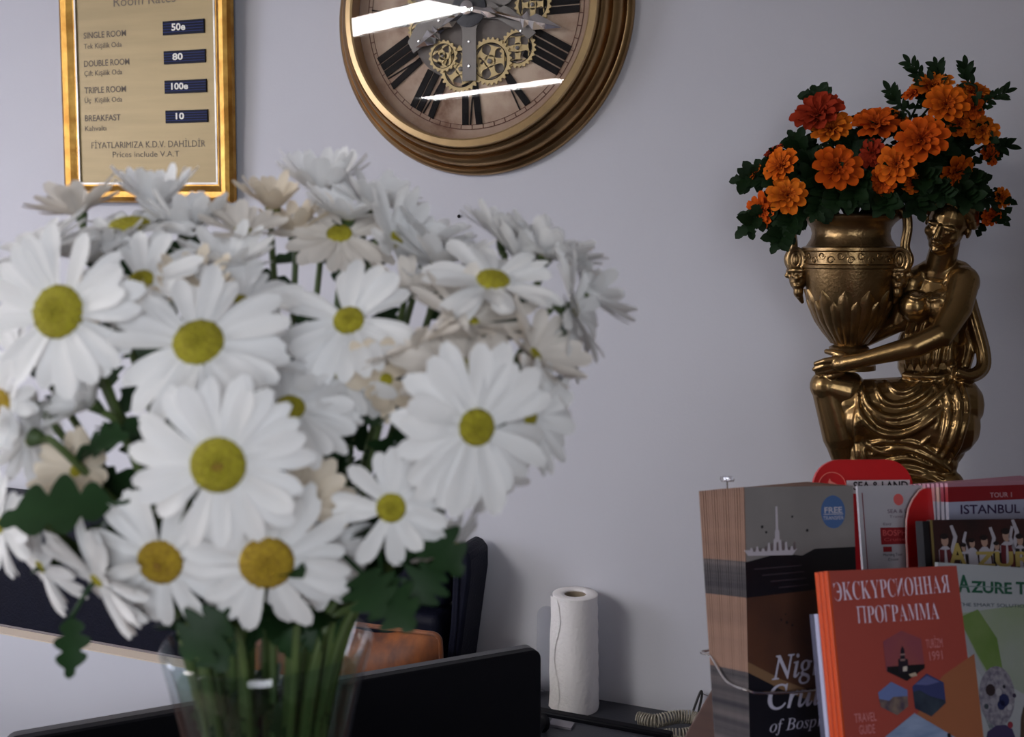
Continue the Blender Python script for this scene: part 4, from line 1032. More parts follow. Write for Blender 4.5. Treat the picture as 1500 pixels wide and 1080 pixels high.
for i, (x, y, r) in enumerate(((1116, 772, .0012), (1122, 780, .001), (1160, 757, .001), (1182, 777, .0013), (1152, 912, .0012), (1144, 908, .0009), (1160, 916, .0010), (1150, 900, .0007))):
    poly('gull', circ(C1.px(x, y), r, 8), E0 + .001, NIGHT, front)
for q in range(4):
    a = C1.px(1104 + q * 12, 835 + q * 9); poly('wave_line', [(a[0], a[1]), (a[0] + .05 - q * .006, a[1] + .001), (a[0] + .05 - q * .006, a[1] + .0018), (a[0], a[1] + .001)], E0 + .0011, flat(58, 48, 56), front)
bc = C1.px(1220, 750); bdg = poly('blue_badge', circ(bc, .0135), E0 + .001, flat(74, 106, 158), front)
ptext('badge_word', C1, 'FREE', 1207, 752, 1233, 751, 8.5, E0 + .0015, WHT, bdg, .02)
poly('badge_line', [(bc[0] - .011, bc[1] - .0016), (bc[0] + .011, bc[1] - .0016), (bc[0] + .011, bc[1] - .0022), (bc[0] - .011, bc[1] - .0022)], E0 + .0015, WHT, bdg)
ptext('badge_word', C1, 'TRANSFER', 1205, 762, 1235, 761, 5.5, E0 + .0015, WHT, bdg)
WHG = flat(190, 188, 206)
ptext('title_line', C1, '𝑁𝑖𝑔ℎ𝑡', 1130, 996, 1222, 985, 34, E0 + .0012, WHG, front, .012)
ptext('title_line', C1, '𝐶𝑟𝑢𝑖𝑠𝑒', 1124, 1040, 1234, 1028, 35, E0 + .0012, WHG, front, .012)
ptext('title_line', C1, '𝑜𝑓 𝐵𝑜𝑠𝑝ℎ𝑜𝑟𝑢𝑠', 1127, 1073, 1245, 1058, 17, E0 + .0012, WHG, front)

# wire holder round the tall pile
rk = thing('wire_holder', 'chrome wire brochure holder looped around the tall dark pile', 'rack', C1.M); mb = MB()
lo = C1.px(1080, 1020)[1]; hi = C1.px(1060, 985)[1]
loop = bez([(w + .004, lo, .004), (w * .5, lo - .002, .004), (.01, lo + .001, .0045), (-.003, lo + .004, .002), (-.0048, hi - .012, -.02), (-.0062, hi + .004, -.037), (-.003, hi + .006, -.051), (w * .5, hi + .006, -.056), (w + .006, hi + .004, -.054), (w + .010, lo + .004, -.02)], 8)
mb.tube(loop, .0011, 8, closed=True)
for x, z in ((w * .6, -.056), (w + .005, .004), (w + .008, -.052)): mb.tube([(x, lo + .004, z), (x, .0035, z)], .0011, 8)
for z in (.003, -.052): mb.tube([(-.012, .0035, z), (w + .008, .0035, z)], .0013, 8)
obj('wire_frame', mb, CHROME, rk)
mb = MB(); cx_, cy_ = C1.px(1130, 704)
mb.tube([(cx_ + .012 * (q / 40 - .5), cy_ + .0025 * sin(q * 1.1), -.056 + .0025 * cos(q * 1.1)) for q in range(41)], .00035, 5)
mb.tube([(cx_, cy_ - .002, -.056), (cx_, hi, -.056)], .0008, 6)
obj('wire_curl', mb, CHROME, rk)

# --- red counter stand with the white folder
C2 = Card((1190, 674, 1.02), (1336, 673, 1.03), (1196, 1000, 1.0))
rs = thing('leaflet_stand', 'red acrylic leaflet stand with rounded top behind the tall pile', 'stand', C2.M)
def rrect(x0, y0, x1, y1, r, n=8):
    o = [(x1, y0), ]
    o += [(x1 - r + r * cos(q / n * pi / 2), y1 - r + r * sin(q / n * pi / 2)) for q in range(n + 1)]
    o += [(x0 + r - r * sin(q / n * pi / 2), y1 - r + r * cos(q / n * pi / 2)) for q in range(n + 1)]
    return o + [(x0, y0)]
obj('back_panel', MB().prism(rrect(0, .001, C2.w, C2.h, .026), -.004, 0), REDP, rs, smooth=False)
PINKL = flat(226, 120, 108)
ec = C2.px(1219, 713); er = .0135
rgm = MB().ring(circ(ec, er, 40), circ(ec, er - .0006, 40), .0001, .0006); em = obj('emblem', rgm, PINKL, rs, smooth=False)
poly('emblem_figure', [(ec[0] - .004, ec[1] + .004), (ec[0] - .0022, ec[1] + .0075), (ec[0] - .001, ec[1] + .005), (ec[0] + .005, ec[1] + .002), (ec[0] + .004, ec[1] + .0005), (ec[0] - .002, ec[1] + .002)], .0002, PINKL, em)
a, b = C2.px(1240, 714), C2.px(1334, 703)
poly('name_strip', [(a[0], a[1] - .006), (b[0] - .001, a[1] - .006), (b[0] - .001, b[1]), (a[0], b[1])], .0002, flat(190, 184, 192), rs)
ptext('stand_name', C2, 'SEA & LAND', 1250, 718, 1330, 717, 12, .0008, NIGHT, rs, .02)
C3 = Card((1256, 712, .985), (1334, 711, 1.00), (1268, 900, .965))
t = thing('folder', 'white tour folder in the red stand with a small red heading box', 'brochure', C3.M)
obj('pages', MB().box((0, .004, -.003), (C3.w + .018, C3.h, 0)), mat('folder_white_paper', (.42, .41, .46), .5), t, smooth=False)
e1 = C3.px(1262, 722); e2 = C3.px(1271, 840)
poly('fold_line', [(e1[0], e1[1]), (e2[0], e2[1]), (e2[0] + .0008, e2[1]), (e1[0] + .0010, e1[1])], .0002, flat(110, 36, 48), t)
RDL = flat(206, 92, 92); RDD = flat(138, 30, 38); GRY = flat(104, 84, 100)
poly('logo', circ(C3.px(1316, 732), .0052, 20), .0002, RDL, t)
ptext('heading', C3, 'SEA & LAND', 1300, 752, 1348, 751, 5.5, .0003, GRY, t, .01)
ptext('heading', C3, 'Travel Agency', 1303, 759, 1348, 758, 4, .0003, GRY, t)
ptext('heading', C3, 'Easy', 1294, 770, 1306, 769, 4, .0003, GRY, t)
a, b = C3.px(1291, 798), C3.px(1345, 772)
rb = poly('red_box', [(a[0], a[1]), (b[0], a[1]), (b[0], b[1]), (a[0], b[1])], .0002, RDD, t)
ptext('box_word', C3, 'BOSPHORUS', 1293, 785, 1358, 784, 8, .0008, RDL, rb, .01)
ptext('box_word', C3, 'Cruise', 1295, 793, 1326, 792, 4.5, .0008, RDL, rb)
a, b = C3.px(1294, 809), C3.px(1306, 801); poly('price_box', [(a[0], a[1]), (b[0], a[1]), (b[0], b[1]), (a[0], b[1])], .0002, RDD, t)
ptext('heading', C3, 'Morning Tour', 1294, 815, 1322, 814, 4, .0003, NIGHT, t)
ptext('heading', C3, 'Cruise', 1301, 822, 1316, 821, 4, .0003, NIGHT, t)
# front wing of the stand, cut in a curve
wing = [C3.px(x, y, .006) for x, y in ((1352, 716), (1346, 720), (1337, 732), (1331, 745), (1328, 762), (1328, 790), (1330, 830), (1334, 900), (1345, 1060), (1380, 1060), (1372, 830), (1364, 716))]
T_ = INV2 = rs.matrix_world.inverted() @ C3.M
wg = fillw = MB().prism(wing, .004, .0075, T_); obj('side_wing', wg, REDP, rs, smooth=False)
edge = MB().tube([T_ @ V((x, y, .006)) for x, y in wing[:8]], .0011, 6); obj('wing_edge', edge, flat(190, 150, 150), rs)

# --- red and white city tour leaflets, fanned
C4 = Card((1388, 706, .985), (1530, 702, 1.05), (1392, 900, .97), .040)
CRIM = flat(140, 14, 28); LAV = flat(172, 176, 202)
yb1, yb2 = C4.px(1388, 736)[1], C4.px(1388, 758)[1]
for k2 in range(8, -1, -1):
    Mx = C4.M @ Matrix.Translation((0, 0, -.0042 * k2)) @ Matrix.Rotation(radians(.25 * k2), 4, 'Z')
    t = thing('leaflet', 'front city tour leaflet with crimson band and white title line' if k2 == 0 else 'city tour leaflet behind the front one, only its pink and white edge showing', 'brochure', Mx, 'crimson topped leaflets')
    h = C4.h - .0012 - k2 * .0003
    ed = [flat(176, 120, 128), flat(140, 40, 60), flat(186, 150, 140)][k2 % 3]
    obj('pages', sheetbody(C4.w + .02, h, .0032, ((.0, yb1), (yb1, h - .0035), (h - .0035, h))), [flat(160, 158, 174), ed if k2 else CRIM, flat(180, 128, 146)], t, smooth=False)
    if k2 == 0: fr = t
h = C4.h - .0012
poly('title_band', [(0, yb2 - .03), (C4.w + .02, yb2 - .03), (C4.w + .02, yb1), (0, yb1)], .0001, LAV, fr)
ptext('band_word', C4, 'TOUR 1', 1450, 729, 1482, 728, 7, .0003, flat(200, 160, 170), fr, .012)
ptext('title_word', C4, 'ISTANBUL CITY TOUR', 1407, 753, 1592, 750, 13, .0006, flat(44, 14, 70), fr, .014)
ptext('title_word', C4, 'HALF DAY MORNING TOUR', 1422, 767, 1560, 764, 6, .0006, flat(60, 40, 100), fr)

# --- dark leaflet with dancers
C5 = Card((1362, 762, .94), (1530, 760, .985), (1366, 900, .925), .011)
t = thing('leaflet', 'dark leaflet with dancing figures and tall gold letters', 'brochure', C5.M)
obj('pages', MB().box((0, .003, -.004), (C5.w + .02, C5.h, 0)), [mat('leaflet_dark_red', (.05, .012, .012), .4, col2=(.012, .006, .008), vscale=18)], t, smooth=False)
a = C5.px(1361, 830)
obj('gold_edge', MB().box((0, a[1] - .03, .0001), (.0022, C5.h, .0006)), flat(120, 104, 60), t, smooth=False)
obj('black_spine', MB().box((-.007, .004, -.010), (-.0005, C5.h - .001, -.001)), NIGHT, t, smooth=False)
SK = flat(172, 140, 126); SH_ = flat(176, 172, 184); MRN = flat(92, 26, 36); BLK = flat(26, 18, 22)
for x, y, sc, vest, arm in ((1384, 797, 1.15, MRN, 1), (1412, 806, .8, BLK, 0), (1424, 800, .9, SH_, -1), (1442, 798, 1.1, SH_, 1), (1460, 804, .85, BLK, 0), (1474, 790, 1.25, MRN, 1), (1494, 796, 1.1, BLK, -1)):
    c = C5.px(x, y); k = .0055 * sc
    f = poly('dancer', [(c[0] - k * 1.1, c[1] - k * 4.5), (c[0] + k * 1.1, c[1] - k * 4.5), (c[0] + k * 1.0, c[1] - k * .8), (c[0] + k * .4, c[1] - k * .3), (c[0] - k * .4, c[1] - k * .3), (c[0] - k * 1.1, c[1] - k * .8)], .0002, SH_, t)
    poly('vest', [(c[0] - k * 1.15, c[1] - k * 4), (c[0] - k * .4, c[1] - k * 4), (c[0] - k * .15, c[1] - k * .8), (c[0] - k * 1.0, c[1] - k * .7)], .0006, vest, f)
    poly('vest', [(c[0] + k * 1.1, c[1] - k * 4), (c[0] + k * .4, c[1] - k * 4), (c[0] + k * .15, c[1] - k * .8), (c[0] + k * .95, c[1] - k * .7)], .0006, vest, f)
    poly('face', circ((c[0], c[1] + k * .45), k * .62, 14, k * .78), .0006, SK, f); poly('hair', circ((c[0] - k * .1, c[1] + k * 1.0), k * .72, 12, k * .4), .0009, BLK, f)
    if arm: s2 = arm; poly('raised_arm', [(c[0] + s2 * k * .8, c[1] - k * .9), (c[0] + s2 * k * 1.5, c[1] + k * .9), (c[0] + s2 * k * 1.0, c[1] + k * 2.4), (c[0] + s2 * k * 1.5, c[1] + k * 2.5), (c[0] + s2 * k * 2.2, c[1] + k * .9), (c[0] + s2 * k * 1.3, c[1] - k * 1.6)][::s2], .0006, SH_, f)
GL = flat(170, 150, 84)
ptext('gold_letter', C5, 'A', 1390, 828, 1416, 828, 31, .0013, GL, t, .03); ptext('gold_letter', C5, 'ZURE', 1428, 830, 1530, 829, 21, .0013, GL, t, .03)

# --- white and green agency leaflet
C6 = Card((1374, 824, .90), (1530, 834, .93), (1392, 1080, .875))
t = thing('leaflet', 'white and green leaflet with a patterned round photo beside the orange booklet', 'brochure', C6.M)
obj('pages', MB().box((0, .003, -.004), (C6.w + .02, C6.h, 0)), mat('leaflet_pale_print', (.40, .43, .47), .4), t, smooth=False)
GRN = flat(28, 88, 66)
def pl(name, pts, z, ink, par): return poly(name, [C6.px(*q) for q in pts], z, ink, par)
pl('green_field', ((1397, 900), (1540, 880), (1540, 1040), (1470, 1000), (1440, 985)), .0002, mat('leaflet_green_wash', (.26, .34, .20), .4, col2=(.33, .38, .34), vscale=16), t)
pl('green_swoosh', ((1404, 905), (1432, 893), (1460, 935), (1470, 990), (1452, 994), (1432, 960)), .0006, mat('leaflet_swoosh_green', (.10, .20, .035), .4, col2=(.19, .28, .10), vscale=20), t)
pl('white_swoosh', ((1395, 900), (1402, 905), (1432, 965), (1446, 990), (1438, 992), (1420, 960)), .0010, flat(160, 164, 172), t)
ptext('agency_name', C6, 'A', 1403, 867, 1421, 867.5, 24, .0012, GRN, t, .03); ptext('agency_name', C6, 'ZURE', 1422, 867.5, 1482, 870, 16, .0012, GRN, t, .03); ptext('agency_name', C6, 'TOURS', 1488, 870, 1562, 873, 17, .0012, GRN, t, .03)
ln = [C6.px(*q) for q in ((1406, 858), (1478, 860), (1478, 861.5), (1406, 859.5))]; poly('name_line', ln, .0016, flat(120, 140, 140), t)
ptext('agency_line', C6, 'THE SMART SOLUTION ALL TOURS', 1404, 888, 1560, 892, 5, .0012, flat(70, 84, 96), t)
rc = C6.px(1460, 1020); ph = poly('round_photo', circ(rc, .0175, 36, .0235), .0014, mat('round_photo_print', (.34, .33, .38), .4, col2=(.14, .13, .19), vscale=260), t)
for x, y, rr, ink in ((1450, 1011, .0048, flat(48, 36, 42)), (1470, 1026, .0052, flat(34, 42, 88)), (1466, 1033, .0040, flat(34, 42, 88)), (1470, 1006, .0015, flat(30, 34, 50)), (1485, 1019, .0018, flat(50, 44, 70)), (1444, 1035, .0022, flat(60, 70, 80)), (1478, 1036, .0026, flat(170, 170, 180)), (1462, 1014, .0030, flat(166, 164, 174)), (1454, 1028, .0030, flat(150, 148, 160))):
    poly('photo_patch', circ(C6.px(x, y), rr, 10), .0019, ink, ph)
pl('mosaic_strip', ((1440, 1045), (1462, 1040), (1470, 1066), (1452, 1076)), .0013, mat('mosaic_print', (.30, .33, .35), .4, col2=(.10, .13, .16), vscale=300), t)
pl('purple_dome', ((1444, 1085), (1446, 1072), (1458, 1063), (1472, 1062), (1482, 1068), (1488, 1085)), .0018, flat(62, 54, 92), t)
poly('red_dot', circ(C6.px(1479, 1062), .0026, 12), .0022, flat(140, 50, 66), t)
pl('brown_tower', ((1494, 1085), (1495, 1052), (1499, 1034), (1504, 1050), (1506, 1085)), .0018, flat(78, 66, 56), t)

# --- orange excursion booklets with two thin white ones behind
C7 = Card((1212, 835, .81), (1401, 827, .845), (1244, 1080, .785), .025)
ORS = mat('booklet_spine_orange', (.58, .065, .008), .45); ORC = mat('booklet_cover_red', (.40, .068, .052), .4, var=.12, vscale=6); ORP = mat('booklet_page_edge', (.50, .10, .03), .7)
for k2 in range(4, -1, -1):
    dz = -.0048 * k2
    lab = ('orange red excursion booklet with three hexagon photos, front of its stack', 'orange booklet directly behind the front excursion booklet, spine showing', 'rearmost orange booklet of the excursion stack, spine showing',
           'thin white booklet right behind the orange stack, pale spine showing', 'thin grey-blue booklet at the back of the white and orange booklets')[k2]
    hh = C7.h - .001 - .0004 * k2 - (.030 if k2 > 2 else 0)
    t = thing('booklet', lab, 'booklet', C7.M @ Matrix.Translation((-.0008 * k2, 0, dz)), None)
    obj('pages', MB().box((.002, .003, -.0040), (C7.w - .001, hh - .001, -.0006)), ORP if k2 < 3 else flat(170, 170, 190), t, smooth=False)
    cover = MB().box((0, .002, -.0006), (C7.w, hh, 0)).box((0, .002, -.0046), (C7.w, hh, -.0040))
    obj('cover', cover, ORC if k2 < 3 else flat(160, 160, 184), t, smooth=False)
    obj('spine', MB().box((-.0006, .002, -.0046), (.0018, hh, .00005)), ORS if k2 < 3 else (flat(176, 178, 206) if k2 == 3 else flat(74, 74, 96)), t, smooth=False, bevel=.0004)
    if k2 == 0: bk = t
TIT = flat(226, 208, 230)
ptext('title_line', C7, 'ЭКСКУРСИОННАЯ', 1223, 881, 1392, 868, 27, .0004, TIT, bk, fn=serif)
ptext('title_line', C7, 'ПРОГРАММА', 1256, 914, 1376, 907, 25, .0004, TIT, bk, fn=serif)
def p7(name, pts, z, ink, par): return poly(name, [C7.px(*q) for q in pts], z, ink, par)
p7('orange_corner', ((1427, 958), (1381, 990), (1350, 1034), (1336, 1062), (1330, 1110), (1444, 1110)), .0002, mat('booklet_corner_tan', (.37, .13, .06), .4, var=.1, vscale=8), bk)
hx = p7('hexagon_photo', ((1320, 924), (1349, 936), (1354, 979), (1328, 998), (1298, 984), (1293, 940)), .0006, mat('hexagon_sunset', (.30, .075, .075), .4, col2=(.22, .05, .10), vscale=24), bk)
p7('photo_sea', ((1299, 977), (1354, 973), (1354, 979), (1328, 998), (1299, 984)), .0010, NIGHT, hx)
p7('photo_tower', ((1316, 986), (1315, 966), (1318, 965), (1319, 952), (1321, 946), (1324, 952), (1325, 965), (1329, 966), (1331, 986)), .0014, flat(30, 20, 36), hx)
for y in (958, 966): p7('tower_window', ((1318, y), (1325, y - .5), (1325, y + 2), (1318, y + 2.5)), .0018, flat(150, 120, 120), hx)
p7('tower_light', ((1322, 977), (1328, 976), (1328, 983), (1322, 984)), .0018, flat(200, 190, 180), hx); p7('boat', ((1330, 988), (1340, 985), (1343, 990), (1334, 992)), .0018, flat(186, 170, 150), hx)
h2 = p7('hexagon_photo', ((1305, 999), (1329, 1011), (1330, 1035), (1314, 1048), (1290, 1036), (1286, 1015)), .0006, flat(104, 122, 178), bk)
p7('photo_town', ((1287, 1024), (1302, 1027), (1308, 1021), (1329, 1020), (1330, 1035), (1314, 1048), (1290, 1036)), .0010, mat('town_print', (.22, .16, .13), .5, col2=(.07, .05, .08), vscale=160), h2)
h3 = p7('hexagon_photo', ((1357, 987), (1382, 1000), (1385, 1030), (1364, 1050), (1340, 1038), (1336, 1006)), .0006, flat(52, 60, 110), bk)
p7('photo_hill', ((1337, 1014), (1346, 1011), (1362, 1020), (1384, 1026), (1385, 1030), (1364, 1050), (1340, 1038)), .0010, mat('hill_print', (.035, .055, .085), .5, col2=(.01, .016, .04), vscale=70), h3)
p7('photo_cloud', ((1339, 1003), (1357, 990), (1376, 999), (1358, 1004)), .0010, flat(92, 98, 150), h3)
h4 = p7('hexagon_photo', ((1339, 1045), (1402, 1082), (1402, 1120), (1296, 1120), (1296, 1080)), .0006, mat('snow_print', (.30, .38, .58), .4, col2=(.18, .26, .44), vscale=40, stretch=(1, 4, 1)), bk)
p7('photo_skier', ((1387, 1075), (1391, 1074), (1394, 1082), (1388, 1082)), .0010, NIGHT, h4)
SUB = flat(206, 132, 136)
for tx, x0, y0, x1, y1 in (('TURİZM', 1357, 950, 1381, 948), ('1991', 1362, 968, 1381, 966), ('TRAVEL', 1252, 1059, 1284, 1056), ('GUIDE', 1259, 1076, 1282, 1074)): ptext('small_word', C7, tx, x0, y0, x1, y1, 13, .0004, SUB, bk)

# ------------------------------------------------------------------ behind the counter
# receptionist's desk
DZ_ = .759
dk = thing('reception_desk', 'dark grey desk behind the counter carrying the black screen', 'desk', (0, 0, 0))
obj('desk_top', MB().prism([(-1.10, -1.235), (-.245, -1.235), (-.245, -.645), (-1.10, -.645)], DZ_ - .03, DZ_), DARKG, dk, smooth=False, bevel=.002)
for x, y in ((-1.06, -1.2), (-.285, -1.2), (-.285, -.68), (-1.06, -.68)): obj('leg', MB().box((x - .025, y - .025, .001), (x + .025, y + .025, DZ_ - .031)), BLACKP, dk, smooth=False)
sd_ = thing('side_table', 'dark grey side table along the wall under the paper roll and the telephone', 'table', (0, 0, 0))
obj('table_top', MB().box((-.80, -.64, DZ_ - .03), (-.245, -.006, DZ_)), DARKG, sd_, smooth=False, bevel=.002)
for x, y in ((-.285, -.60), (-.76, -.60), (-.285, -.04), (-.76, -.04)): obj('leg', MB().box((x - .02, y - .02, .001), (x + .02, y + .02, DZ_ - .031)), BLACKP, sd_, smooth=False)

# paper roll
pr = onZ(842, 1036, DZ_); kt = thing('kitchen_roll', 'white kitchen paper roll standing upright against the wall beside the screen', 'paper roll', (pr.x, pr.y, DZ_ + .0006))
RH = onY(845, 870, pr.y - .0).z - DZ_ - .0; rr = 33 * 2.02 / 1600
mb = MB(); prof = []
for q in range(25):
    h = RH * q / 24; prof.append((rr * (1.06 - .08 * (q / 24)) + .0006 * sin(q * 1.9), h))
prof = [(rr * .49, 0)] + [(prof[0][0] - .001, 0)] + prof[1:-1] + [(rr * .99, RH - .001), (rr * .96, RH), (rr * .52, RH), (rr * .49, RH - .001)]
obj('paper', MB().lathe(prof, 56, closed=True), PAPERW, kt, sharp=50)
obj('core', MB().lathe([(rr * .485, .001), (rr * .485, RH - .003), (rr * .45, RH - .003), (rr * .45, .001)], 36, closed=True), CARDB, kt)
fl = MB(); n = 12
for q in range(n + 1):                                   # loose end of the outer sheet hanging in a soft wave
    h = RH * .97 * q / n; a0 = radians(205) + .18 * sin(q * .8); r2 = rr * (1.06 - .08 * h / RH) + .0016
    for j in range(5): a = a0 + j * .16; fl.v.append(((r2 + (.0022 if j == 0 else 0)) * cos(a), (r2 + (.0022 if j == 0 else 0)) * sin(a), h + .002))
for q in range(n):
    for j in range(4): fl.f.append((q * 5 + j, q * 5 + j + 1, (q + 1) * 5 + j + 1, (q + 1) * 5 + j)); fl.m.append(0)
fl.c = [(1, 1, 1)] * len(fl.v)
obj('loose_sheet', fl, PAPERW, kt, sharp=180)
# clear acrylic stand left behind the roll
a = onY(783, 1032, -.02); b = onY(830, 1036, -.02); zt_ = onY(800, 893, -.02).z; w_ = b.x - a.x + .03
ac = thing('acrylic_sheet', 'clear acrylic sheet with rounded corner leaning on the wall behind the paper roll', 'acrylic stand', basis((a.x, -.010, DZ_ + .001), (1, 0, 0), (0, .04, 1)))
hh = zt_ - DZ_
obj('sheet', MB().prism([(0, 0), (w_, 0)] + [(w_ - .02 + .02 * cos(q / 8 * pi / 2), hh - .02 + .02 * sin(q / 8 * pi / 2)) for q in range(9)] + [(.02 - .02 * sin(q / 8 * pi / 2), hh - .02 + .02 * cos(q / 8 * pi / 2)) for q in range(9)], 0, .003), ACRYL, ac, smooth=False)
obj('foot_fold', MB().box((0, 0, .0032), (.018, .003, .012)), ACRYL, ac, smooth=False)

# desk telephone with its coiled cord
zt2 = DZ_ + .055
A, B = onZ(792, 1037, zt2), onZ(984, 1072, zt2); ex = (B - A).normalized(); pw = (B - A).length
fwd_ = V((ex.y, -ex.x, 0)); Mp = basis((A.x, A.y, DZ_ + .0006), ex, -fwd_); Mp = Mp
ph = thing('desk_telephone', 'dark grey desk telephone with a raised black back edge in front of the paper roll', 'telephone', Matrix.Translation((A.x, A.y, DZ_ + .0006)) @ Matrix((ex, -fwd_, V((0, 0, 1)))).transposed().to_4x4())
def wedge(x0, x1, y0, y1, z0, zb, zf): return MB().add([(x0, y0, z0), (x1, y0, z0), (x1, y1, z0), (x0, y1, z0), (x0, y0, zf), (x1, y0, zf), (x1, y1, zb), (x0, y1, zb)], [(3, 2, 1, 0), (4, 5, 6, 7), (0, 1, 5, 4), (1, 2, 6, 5), (2, 3, 7, 6), (3, 0, 4, 7)])
obj('base', wedge(0, pw, -.20, -.012, 0, .048, .020), DARKG, ph, bevel=.004)
obj('back_edge', MB().box((-.004, -.014, .0), (pw + .002, .004, .055)), BLACKP, ph, bevel=.003)
obj('display', MB().add([(.030, -.040, .0478), (.070, -.040, .0478), (.070, -.022, .0500), (.030, -.022, .0500), (.030, -.040, .040), (.070, -.040, .040), (.070, -.022, .040), (.030, -.022, .040)], [(0, 1, 2, 3), (7, 6, 5, 4), (4, 5, 1, 0), (5, 6, 2, 1), (6, 7, 3, 2), (7, 4, 0, 3)]), flat(120, 116, 124), ph, smooth=False)
hs = MB(); hp = bez([(.02, -.05, .052), (.025, -.075, .060), (.03, -.12, .056), (.03, -.165, .042), (.028, -.19, .034)], 6)
hs.tube(hp, [.014, .017, .015, .013, .012, .012] + [.012] * (len(hp) - 11) + [.013, .014, .016, .017, .014], 12); obj('handset', hs, BLACKP, ph)
for r_ in range(4):
    for c_ in range(3):
        x, y = .085 + c_ * .022, -.075 - r_ * .022; z = .048 - (-.012 - y) * .149
        obj('button', MB().box((x, y, z - .001), (x + .014, y + .012, z + .003)), flat(92, 92, 98), ph, smooth=False)
# cord: a helix wandered over the desk
mid = bez([onZ(935, 1054, DZ_ + .02), onZ(960, 1058, DZ_ + .022), onZ(990, 1052, DZ_ + .024), onZ(1018, 1054, DZ_ + .022), onZ(1030, 1068, DZ_ + .018), onZ(1005, 1078, DZ_ + .014), onZ(975, 1080, DZ_ + .013), onZ(990, 1090, DZ_ + .011), onZ(1030, 1090, DZ_ + .011)], 10)
coil = []; turns = 58; total = turns * 9
for q in range(total):
    t2 = q / (total - 1) * (len(mid) - 1.001); i = int(t2); p = mid[i].lerp(mid[i + 1], t2 - i); d = (mid[i + 1] - mid[i]).normalized()
    u = d.cross(V((0, 0, 1))).normalized(); v = u.cross(d); a = 2 * pi * q / 9; coil.append(p + u * (.0105 * cos(a)) + v * (.0105 * sin(a)))
cdp = [V(c) for c in coil]; mn = min(p.z for p in cdp)
tag(obj('telephone_cord', MB().tube([p + V((0, 0, DZ_ + .0022 - mn)) for p in cdp], .0016, 6), CORDM), 'beige coiled telephone cord bunched on the desk beside the brown counter edge', 'cord')
cl = bez([onY(1006, 1072, -.03), onY(1016, 1040, -.02), onY(1026, 1014, -.012), onY(1028, 1020, -.010), onY(1022, 1048, -.018), onY(1016, 1076, -.03), V((-.40, -.05, DZ_ + .003)), V((-.33, -.06, DZ_ + .003))], 8)
cl = [V((p.x, p.y, max(p.z, DZ_ + .003))) for p in cl]
tag(obj('cable', MB().tube(cl, .0022, 7), flat(44, 42, 40)), 'thin dark cable bent into an upright loop against the wall above the coiled cord', 'cable')
c2 = bez([onY(1028, 1016, -.006), onY(1045, 1024, -.004), onY(1062, 1040, -.004), V((-.33, -.006, DZ_ + .06)), V((-.31, -.012, DZ_ + .003))], 8)
tag(obj('wire', MB().tube(c2, .0009, 6), flat(120, 116, 118)), 'hair-thin grey wire running along the wall from the cable loop to the counter', 'wire')

# flat screen seen from its back
R_ = at(787, 947, 1.40); dir_ = (RGT * cos(radians(24.9)) + V((FWD.x, FWD.y, 0)).normalized() * sin(radians(24.9))); dir_.z = 0; dir_.normalize()
SWD, SHT = .62, .345
nrm = V((dir_.y, -dir_.x, 0))                     # towards the camera
Ms = Matrix.Translation((R_.x, R_.y, DZ_ + .001)) @ Matrix((dir_, -nrm, V((0, 0, 1)))).transposed().to_4x4()
sc_ = thing('computer_screen', 'wide black flat screen on the desk, its plain back towards us', 'monitor', Ms)
zt3 = R_.z - DZ_ - .001; zb3 = max(zt3 - SHT, .035)
def rr4(x0, y0, x1, y1, r, n=6):
    o = []
    for cx_, cy_, a0 in ((x1 - r, y1 - r, 0), (x0 + r, y1 - r, 90), (x0 + r, y0 + r, 180), (x1 - r, y0 + r, 270)):
        o += [(cx_ + r * cos(radians(a0 + 90 * q / n)), cy_ + r * sin(radians(a0 + 90 * q / n))) for q in range(n + 1)]
    return o
TS = Matrix(((1, 0, 0, 0), (0, 0, -1, 0), (0, 1, 0, 0), (0, 0, 0, 1)))       # panel drawn in x,z; thickness along y
obj('back_cover', MB().prism(rr4(-SWD, zb3, 0, zt3, .012), -.001, .012, TS), BLACKP, sc_, bevel=.002)
obj('front_bezel', MB().prism(rr4(-SWD + .0005, zb3 + .0005, -.0005, zt3 - .0003, .012), -.013, -.0012, TS), mat('screen_edge_grey', (.05, .05, .055), .4, .3), sc_, smooth=False)
obj('display_glass', MB().prism([(-SWD + .012, zb3 + .018), (-.012, zb3 + .018), (-.012, zt3 - .012), (-SWD + .012, zt3 - .012)], -.0136, -.0131, TS), mat('screen_glass_off', (.01, .01, .012), .1), sc_, smooth=False)
obj('electronics_housing', MB().prism(rr4(-SWD * .8, zb3 + .02, -SWD * .2, zb3 + .13, .02), .0125, .030, TS), BLACKP, sc_, bevel=.004)
obj('stand_neck', MB().box((-SWD / 2 - .03, -.045, .012), (-SWD / 2 + .03, -.031, zb3 + .10)), BLACKP, sc_, bevel=.003)
obj('stand_foot', MB().prism(rr4(-SWD / 2 - .12, -.13, -SWD / 2 + .12, .06, .03), 0, .012), BLACKP, sc_, bevel=.002)

